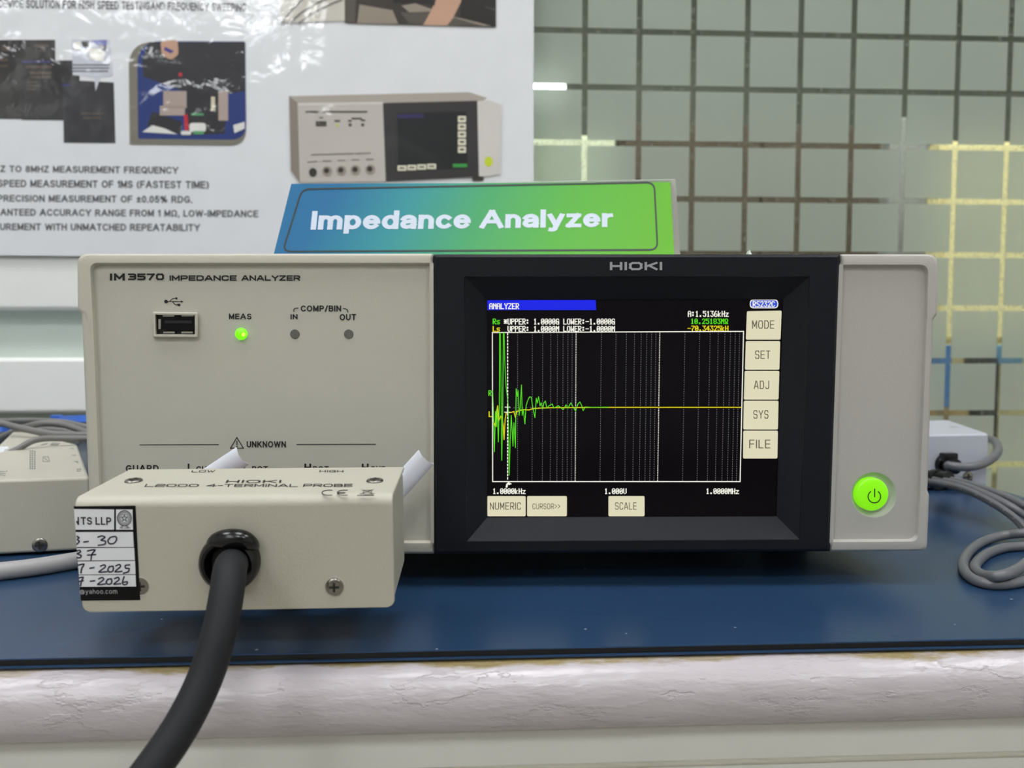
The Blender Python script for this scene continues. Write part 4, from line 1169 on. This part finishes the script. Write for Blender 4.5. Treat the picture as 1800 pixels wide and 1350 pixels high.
# picture of the instrument
pr_('poster_picture', (176, 168, 158), [(509,169),(824,162),(856,172),(842,184),(523,184)])
pr_('poster_picture', (142, 130, 122), [(508,168),(524,182),(527,322),(511,300)])
pr_('poster_picture', (196, 190, 184), [(523,182),(676,180),(680,319),(527,321)])
pr_('poster_picture', (214, 210, 206), [(838,178),(858,176),(882,184),(880,306),(842,311)], [(523,181),(674,179),(674,183),(524,185)])
pr_('poster_picture', (58, 56, 58), [(673,181),(839,177),(842,311),(678,319)])
pr_('poster_picture', (34, 36, 40), [(698,199),(820,196),(822,296),(700,302)])
pr_('poster_picture', (52, 50, 96), [(698,201),(745,200),(745,207),(699,208)])
pr_('poster_picture', (232, 228, 206), *[rect(805,204+13.4*k,819,215+13.4*k) for k in range(5)], *[rect(699+17.3*k,291-1*k,714.5+17.3*k,300-1*k) for k in range(4)])
pr_('poster_picture', (70, 64, 60), *[rect(808,207.5+13.4*k,816,211+13.4*k) for k in range(5)], *[rect(702+17.3*k,294-1*k,711.5+17.3*k,297-1*k) for k in range(4)], rect(537,195,560,198.4), rect(563,195,646,198),
    rect(555,213,574,222), rect(561,206,568,208), rect(588,211,598,214), rect(613,217,618,222), rect(635,217,640,222), rect(618,207,636,210), rect(612,211,618,214), rect(634,210,642,213))
pr_('poster_picture', (64, 160, 76), rect(796,288,821,294))
pr_('poster_picture', (206, 222, 60), [(859+7.5*math.cos(R(15*k)), 284+9*math.sin(R(15*k))) for k in range(24)], rect(591,218,595,222))
ps_('poster_picture', (96, 90, 84), [[(548,272),(582,271)],[(625,270),(651,269)],[(583,271),(622,270)],[(541,285),(557,284)],[(568,283),(582,283)],[(594,282),(606,282)],[(619,281),(631,281)],[(644,280),(656,280)]], 1.5)
pr_('poster_picture', (158, 148, 138), *[[(cx+9*math.cos(R(20*k)), cy+9*math.sin(R(20*k))) for k in range(18)] for cx, cy in ((575,301),(600,300),(625,299),(651,298))])
pr_('poster_picture', (60, 54, 52), [(550+7*math.cos(R(20*k)), 303+8*math.sin(R(20*k))) for k in range(18)], *[[(cx-1+5*math.cos(R(20*k)), cy+5*math.sin(R(20*k))) for k in range(18)] for cx, cy in ((575,300),(600,299),(625,298),(651,297))],
    rpoly(rect(830,310,850,318), 2, 3))

# ================================================================== left: second probe box and its cables
zb_ = MAT_Z
zt2 = MAT_Z + 0.035
FR, BR = onz(157, 838, zt2), onz(136, 781, zt2)
FL = onz(-70, 846, zt2); BLc = onz(26, 754, zt2)
side = (FR-FL).normalized(); dpt = Vector((-side.y, side.x, 0))
Lf = Frame(Vector((FL.x, FL.y, MAT_Z)), Matrix((side, dpt, Vector((0,0,1)))).transposed())
lb = thing('probe_box', 'cream metal probe box lying on the mat left of the analyzer', 'probe box', Lf.m)
cs = [Lf.loc(p_) for p_ in (FL, FR, BR, BLc)]
MB().loft([[Vector((p_.x,p_.y,0.0012)) for p_ in cs], [Vector((p_.x,p_.y,0.035)) for p_ in cs]]).build('case', m_probe, lb, bevel=0.0016, seg=3)
for p_ in cs:
    c_ = Vector((sum(k.x for k in cs)/4, sum(k.y for k in cs)/4, 0)); f_ = p_ + (c_-p_)*0.2
    MB().lathe([(.004,0.0),(.0045,.0013)], (f_.x, f_.y, 0), 2, 16).build('foot', m_black, lb)
c = Lf.px(70, 958, 0.0); r = (Lf.px(84, 958, 0.0)-c).x
screw(Lf, (c.x, 0.0, c.z), r, 1, -1, lb)
hl = 0.0351
s = MB()
# marks on its top: turned a quarter, so they read along the depth of the box
L9 = lambda x, y: (x/9.644, 720+y/9.644)
for (xa_, ya_, xb_, yb_) in ((505,690,522,1020),(540,690,560,1020),(580,700,600,1020)):
    for k in range(9):
        t0_ = k/9; yy0 = ya_+(yb_-ya_)*t0_; yy1 = ya_+(yb_-ya_)*(t0_+.075)
        s.poly(pxpoly(Lf, [L9(xa_,yy0), L9(xb_,yy0), L9(xb_,yy1), L9(xa_,yy1)], hl, 2))
strokes(s, Lf, [[L9(728,800),L9(820,800),L9(840,880),L9(728,880),L9(728,800)],[L9(750,820),L9(810,860)]], .9, hl, 2)
for q_ in ([(1185,660),(1240,655),(1240,680)],[(1215,775),(1280,770),(1270,785)],[(1260,880),(1320,878),(1318,905),(1290,880)],[(1300,1010),(1370,1005),(1355,1045),(1305,1045),(1330,1010)]):
    strokes(s, Lf, [[L9(*w_) for w_ in q_]], .9, hl, 2)
strokes(s, Lf, [[L9(860,600),L9(900,570),L9(1010,575)],[L9(700,600),L9(800,575)],[L9(870,595),L9(980,595)]], 1.4, hl, 2)
strokes(s, Lf, [[L9(0,1045),L9(60,1050),L9(85,1055)],[L9(0,1078),L9(60,1080),L9(90,1088)],[L9(0,1105),L9(50,1110),L9(90,1122)]], .9, hl, 2)
s.poly(pxpoly(Lf, [L9(98,1040),L9(125,1036),L9(118,1052),L9(100,1052)], hl, 2))
s.build('case_marking', mat('ink_grey', (96, 95, 92), .5), lb, smooth=False)
MB().poly(pxpoly(Lf, [L9(-20,630),L9(140,622),L9(150,660),L9(90,672),L9(60,720),L9(-20,730)], hl+.0001, 2)).build('small_label', m_cell, lb, smooth=False)
c_ = Lf.px(-4, 806, cs[0].x, 0)
m_gc = mat('cable_mid_grey', (114, 113, 111), 0.42, bump=.05)
m_gc2 = mat('cable_pale_grey', (168, 166, 166), 0.45, bump=.05)
m_gc3 = mat('cable_slate_grey', (106, 107, 111), 0.32, bump=.05)
def cable(label, pts, r, m, grp=None, cat='cable', ends=None, sub=8):
    P = [Vector(p_) for p_ in pts]
    base = P[0].copy()
    t = thing('cable', label, cat, Matrix.Translation(base), grp)
    MB().tube([p_-base for p_ in P], r, n=14, sub=sub).build('sheath', m, t, angle=80)
    if ends:
        for i_, (l_, rr) in ends.items():
            a_ = P[0] if i_ == 0 else P[-1]; b_ = P[1] if i_ == 0 else P[-2]
            dv = (b_-a_).normalized()
            MB().tube([a_-base-dv*l_*.15, a_-base+dv*l_*.5, a_-base+dv*l_], lambda u: rr*(1-.15*u), n=16, sub=3).build('sleeve', m_grom, t)
    return t
cable('grey cable at the back of the left bundle, nearest the white rail', [at(-60,741,.56),at(0,740,.55),at(59,739,.545),at(113,742,.54),at(160,753,.53),at(215,768,.53)], .0019, m_gc)
cable('grey cable dipping rightwards across the middle of the left bundle', [at(-50,737,.50),at(0,744,.495),at(38,753,.49),at(80,761,.485),at(120,764,.485),at(160,764.5,.49),at(210,766,.50)], .0021, m_gc)
cable('grey cable arching over the left probe box to behind the analyzer', [at(-50,795,.53),at(0,770,.525),at(36,754,.52),at(64,746,.515),at(88,744,.515),at(118,748,.515),at(160,762,.515),at(210,772,.52)], .0022, m_gc)
cable('grey cable hidden mostly under the arching one in the left bundle', [at(-50,800,.545),at(0,776,.54),at(40,761,.535),at(75,755,.53),at(110,757,.53),at(160,768,.53),at(205,774,.53)], .0018, m_gc)
cable('grey cable with a black collar lying lowest over the left probe box', [at(-14,815,.43),at(2,804,.43),at(30,790,.435),at(55,776,.44),at(78,771,.445),at(110,770.5,.45),at(160,771,.455),at(210,773,.46)], .0018, m_gc, ends={0:(.006,.0030)})
rr = 0.0036
cable('thick pale grey cable on the mat in front of the left probe box', [onz(x_, y_, MAT_Z+rr) for x_, y_ in ((-120,1012),(-60,1009),(0,1004),(60,997),(110,989),(140,984),(230,968),(330,960))], rr, m_gc2)
m_strap = mat('strap_blue', (58, 108, 206), .4)
def strap(label, pts, w, th_=.0012):
    P = [Vector(p_) for p_ in pts]; base = P[0].copy()
    t = thing('ribbon_strap', label, 'strap', Matrix.Translation(base))
    Q = smooth_path([p_-base for p_ in P], 6); loops = []
    for i_, p_ in enumerate(Q):
        tv = (Q[min(i_+1,len(Q)-1)]-Q[max(i_-1,0)]).normalized(); uv = Vector((0,.45,1)); uv = (uv-tv*uv.dot(tv)).normalized(); nv = tv.cross(uv)
        loops.append([p_+uv*w/2+nv*th_/2, p_-uv*w/2+nv*th_/2, p_-uv*w/2-nv*th_/2, p_+uv*w/2-nv*th_/2])
    MB().loft(loops).build('band', m_strap, t, angle=50)
    MB().box((-.004,-.002,-w/2-.001),(.004,.002,w/2+.001)).build('end_clip', m_strap, t, bevel=.0005)
strap('bright blue strap behind the grey cables beside the analyzer', [at(100,738,.60),at(130,736.5,.585),at(156,736,.58),at(200,736,.58)], .0055)
strap('blue strap behind the grey cables at the left picture edge', [at(-60,752,.60),at(-20,754,.59),at(2,755,.59),at(22,752,.60)], .0040)
# crumpled clear bag between box and analyzer
m_bag, nt, p = new_mat('clear_bag')
p.inputs['Roughness'].default_value = .12; p.inputs['Base Color'].default_value = (.72,.78,.84,1); p.inputs['Transmission Weight'].default_value = .75; p.inputs['IOR'].default_value = 1.15
nz = N(nt, 'ShaderNodeTexNoise', Scale=260.0, Detail=3.0); bp = N(nt, 'ShaderNodeBump', Strength=.6, Distance=.002)
nt.links.new(nz.outputs['Fac'], bp.inputs['Height']); nt.links.new(bp.outputs[0], p.inputs['Normal'])
bc_ = onz(151, 806, MAT_Z+.02); bc_.z = MAT_Z
bag = thing('plastic_bag', 'crumpled clear plastic bag squeezed between left probe box and analyzer', 'plastic bag', Matrix.Translation(bc_))
vs = []; fs = []; nu, nv = 22, 14
for j in range(nv+1):
    for i in range(nu):
        a_ = 2*math.pi*i/nu; f_ = math.pi*j/nv
        k_ = 1 + .35*mnoise.noise(Vector((math.cos(a_)*2.2, math.sin(a_)*2.2, f_*2.5)))
        vs.append((0.008*k_*math.sin(f_)*math.cos(a_), .030*k_*math.sin(f_)*math.sin(a_), .014+max(-.0135, .017*k_*math.cos(f_))))
for j in range(nv):
    for i in range(nu):
        fs.append((j*nu+i, j*nu+(i+1)%nu, (j+1)*nu+(i+1)%nu, (j+1)*nu+i))
MB().add(vs, fs).build('film', m_bag, bag, angle=25)

# ================================================================== right: white adapter box, cables, coil
zt3 = MAT_Z + 0.0365
FR = onz(1738, 762, zt3); BR = onz(1667, 738, zt3); FL = onz(1560, 766, zt3); BLc = BR + (FL-FR)
side = (FR-FL).normalized(); dpt = Vector((-side.y, side.x, 0))
Rf = Frame(Vector((FL.x, FL.y, MAT_Z)), Matrix((side, dpt, Vector((0,0,1)))).transposed())
m_wbox = mat('adapter_white_paint', (186, 190, 200), .4, vary=.02, bump=.12, bscale=700)
rbx = thing('adapter_box', 'white metal adapter box with black grommet right behind the analyzer', 'adapter box', Rf.m)
cs = [Rf.loc(p_) for p_ in (FL, FR, BR, BLc)]
MB().loft([[Vector((p_.x,p_.y,0.0022)) for p_ in cs], [Vector((p_.x,p_.y,0.0365)) for p_ in cs]]).build('case', m_wbox, rbx, bevel=0.0016, seg=3)
for p_ in cs:
    c_ = Vector((sum(k.x for k in cs)/4, sum(k.y for k in cs)/4, 0)); f_ = p_ + (c_-p_)*0.12
    MB().lathe([(.0035,0.0),(.004,.0024)], (f_.x, f_.y, 0), 2, 16).build('foot', m_black, rbx)
fpx = Rf.px(1650, 858, 0.004); MB().lathe([(.003,0.0),(.0035,.0024)], (fpx.x, .004, 0), 2, 16).build('foot', m_black, rbx)
c = Rf.px(1701, 838, 0.0); r = (Rf.px(1710, 838, 0.0)-c).x
screw(Rf, (c.x, 0.0, c.z), r, 1, -1, rbx)
c = Rf.px(1676, 748, 0.0365, 2); MB().poly(disc(Rf, 1676, 750.5, 8, 1.3, 0.0366, 2)).build('case_marking', mat('ink_pale_grey', (160, 162, 166), .5), rbx, smooth=False)
g0 = Rf.px(1660, 816, 0.0); gr2 = (Rf.px(1677, 816, 0.0)-g0).x
MB().lathe([(gr2,.0005),(gr2,-.002),(gr2*.9,-.0032),(gr2*.72,-.0034),(gr2*.7,-.010),(gr2*.5,-.0105)], (g0.x,0,g0.z), 1, 28).build('grommet', m_grom, rbx)
MB().box((g0.x-gr2*.75,-.0065,g0.z+gr2*.35),(g0.x+gr2*.7,-.001,g0.z+gr2*1.15)).build('strain_relief', m_grom, rbx, bevel=.001)
ge = Rf.m @ Vector((g0.x, -.006, g0.z))
lead = [ge, at(1668,818,.485), at(1690,821,.481), at(1715,819,.482), at(1740,809,.492), at(1754,794,.512), at(1752,780,.535), at(1742,772,.555), at(1722,768,.60)]
MB().tube([Rf.loc(p_) for p_ in lead], .0027, n=16, sub=8).build('lead', m_gc3, rbx, angle=80)
m_prt = mat('cable_print', (52, 53, 56), .5)
def lay(seq): return [at(*q_) for q_ in seq]
c0 = cable('upper thin grey cable fanning right from the black sleeve', lay([(1628,838,.455),(1650,840,.448),(1690,847,.435),(1730,859,.42),(1770,874,.405),(1810,893,.39),(1860,922,.385),(1900,939,.378)]), .0019, m_gc3)
c1_ = cable('middle thin grey cable fanning right from the black sleeve', lay([(1628,843,.450),(1650,844,.443),(1690,853,.428),(1730,868,.412),(1768,886,.40),(1805,907,.39),(1850,938,.372),(1890,955,.361)]), .0022, m_gc3)
c2_ = cable('lower printed grey cable fanning right from the black sleeve', lay([(1628,848,.445),(1648,849,.438),(1690,859,.422),(1728,875,.407),(1762,895,.395),(1790,917,.385),(1812,945,.368),(1838,970,.345),(1870,978,.338)]), .0020, m_gc3, ends=None)
slv = thing('cable_sleeve', 'black rubber sleeve bundling thin grey cables beside the adapter box', 'sleeve', Matrix.Translation(at(1640,842,.447)))
A_, B_ = at(1612,840,.462), at(1668,843.5,.440); o_ = at(1640,842,.447)
MB().tube([A_-o_, (A_+B_)/2-o_, B_-o_], lambda u: .0052-.0006*u, n=20, sub=3).build('sleeve_body', m_grom, slv)
MB().tube([A_+(B_-A_)*.55-o_, A_+(B_-A_)*.7-o_], .0057, n=20, sub=1).build('sleeve_band', m_black, slv)
# printed characters along the lower cable
base = Matrix.Translation(-Vector(at(1628,848,.445)))
s = MB(); P2 = smooth_path([Vector(p_) for p_ in lay([(1628,848,.445),(1648,849,.438),(1690,859,.422),(1728,875,.407),(1762,895,.395),(1790,917,.385),(1812,945,.368)])], 10)
for k in range(16, len(P2)-1):
    if k % 7 == 0: continue
    tv = (P2[k+1]-P2[k]).normalized(); vw = (CAM-P2[k]).normalized(); uv = vw.cross(tv).normalized(); nv = tv.cross(uv).normalized()
    if nv.dot(vw) < 0: nv = -nv
    c = P2[k] + nv*.00203 + uv*(-.0002); w_ = (P2[k+1]-P2[k]).length*.28; h_ = .00045
    s.poly([c-tv*w_-uv*h_, c+tv*w_-uv*h_, c+tv*w_+uv*h_, c-tv*w_+uv*h_])
    if k % 2:
        pass
s.v = [tuple(Vector(v_)-Vector(at(1628,848,.445))) for v_ in s.v]
s.build('cable_print', m_prt, c2_, smooth=False)
rr = .0021
coil1 = [onz(x_, y_, MAT_Z+rr+dz) for x_, y_, dz in ((1900,940,.004),(1850,932,.004),(1800,937,.003),(1765,941,.001),(1730,951,0),(1704,969,0),(1693,992,0),(1702,1012,0),(1727,1024,0),(1760,1027,0),(1800,1021,0),(1860,1005,0),(1920,988,0),(1985,968,.001),(2010,948,.002),(1985,934,.003),(1940,933,.004),(1900,939,.004))]
cable('outer grey turn of the cable coil on the mat at the right edge', coil1, rr, m_gc3)
coil2 = [onz(x_, y_, MAT_Z+rr+dz) for x_, y_, dz in ((1890,955,.002),(1840,955,.001),(1800,960,0),(1765,963,0),(1736,973,0),(1718,988,0),(1714,1000,0),(1726,1010,0.001),(1748,1013,.0035),(1770,1009,.0042),(1790,1000,.004),(1812,985,.004),(1840,978,.004),(1870,978,.003))]
cable('inner grey turn of the cable coil on the mat at the right edge', coil2, rr, m_gc3)
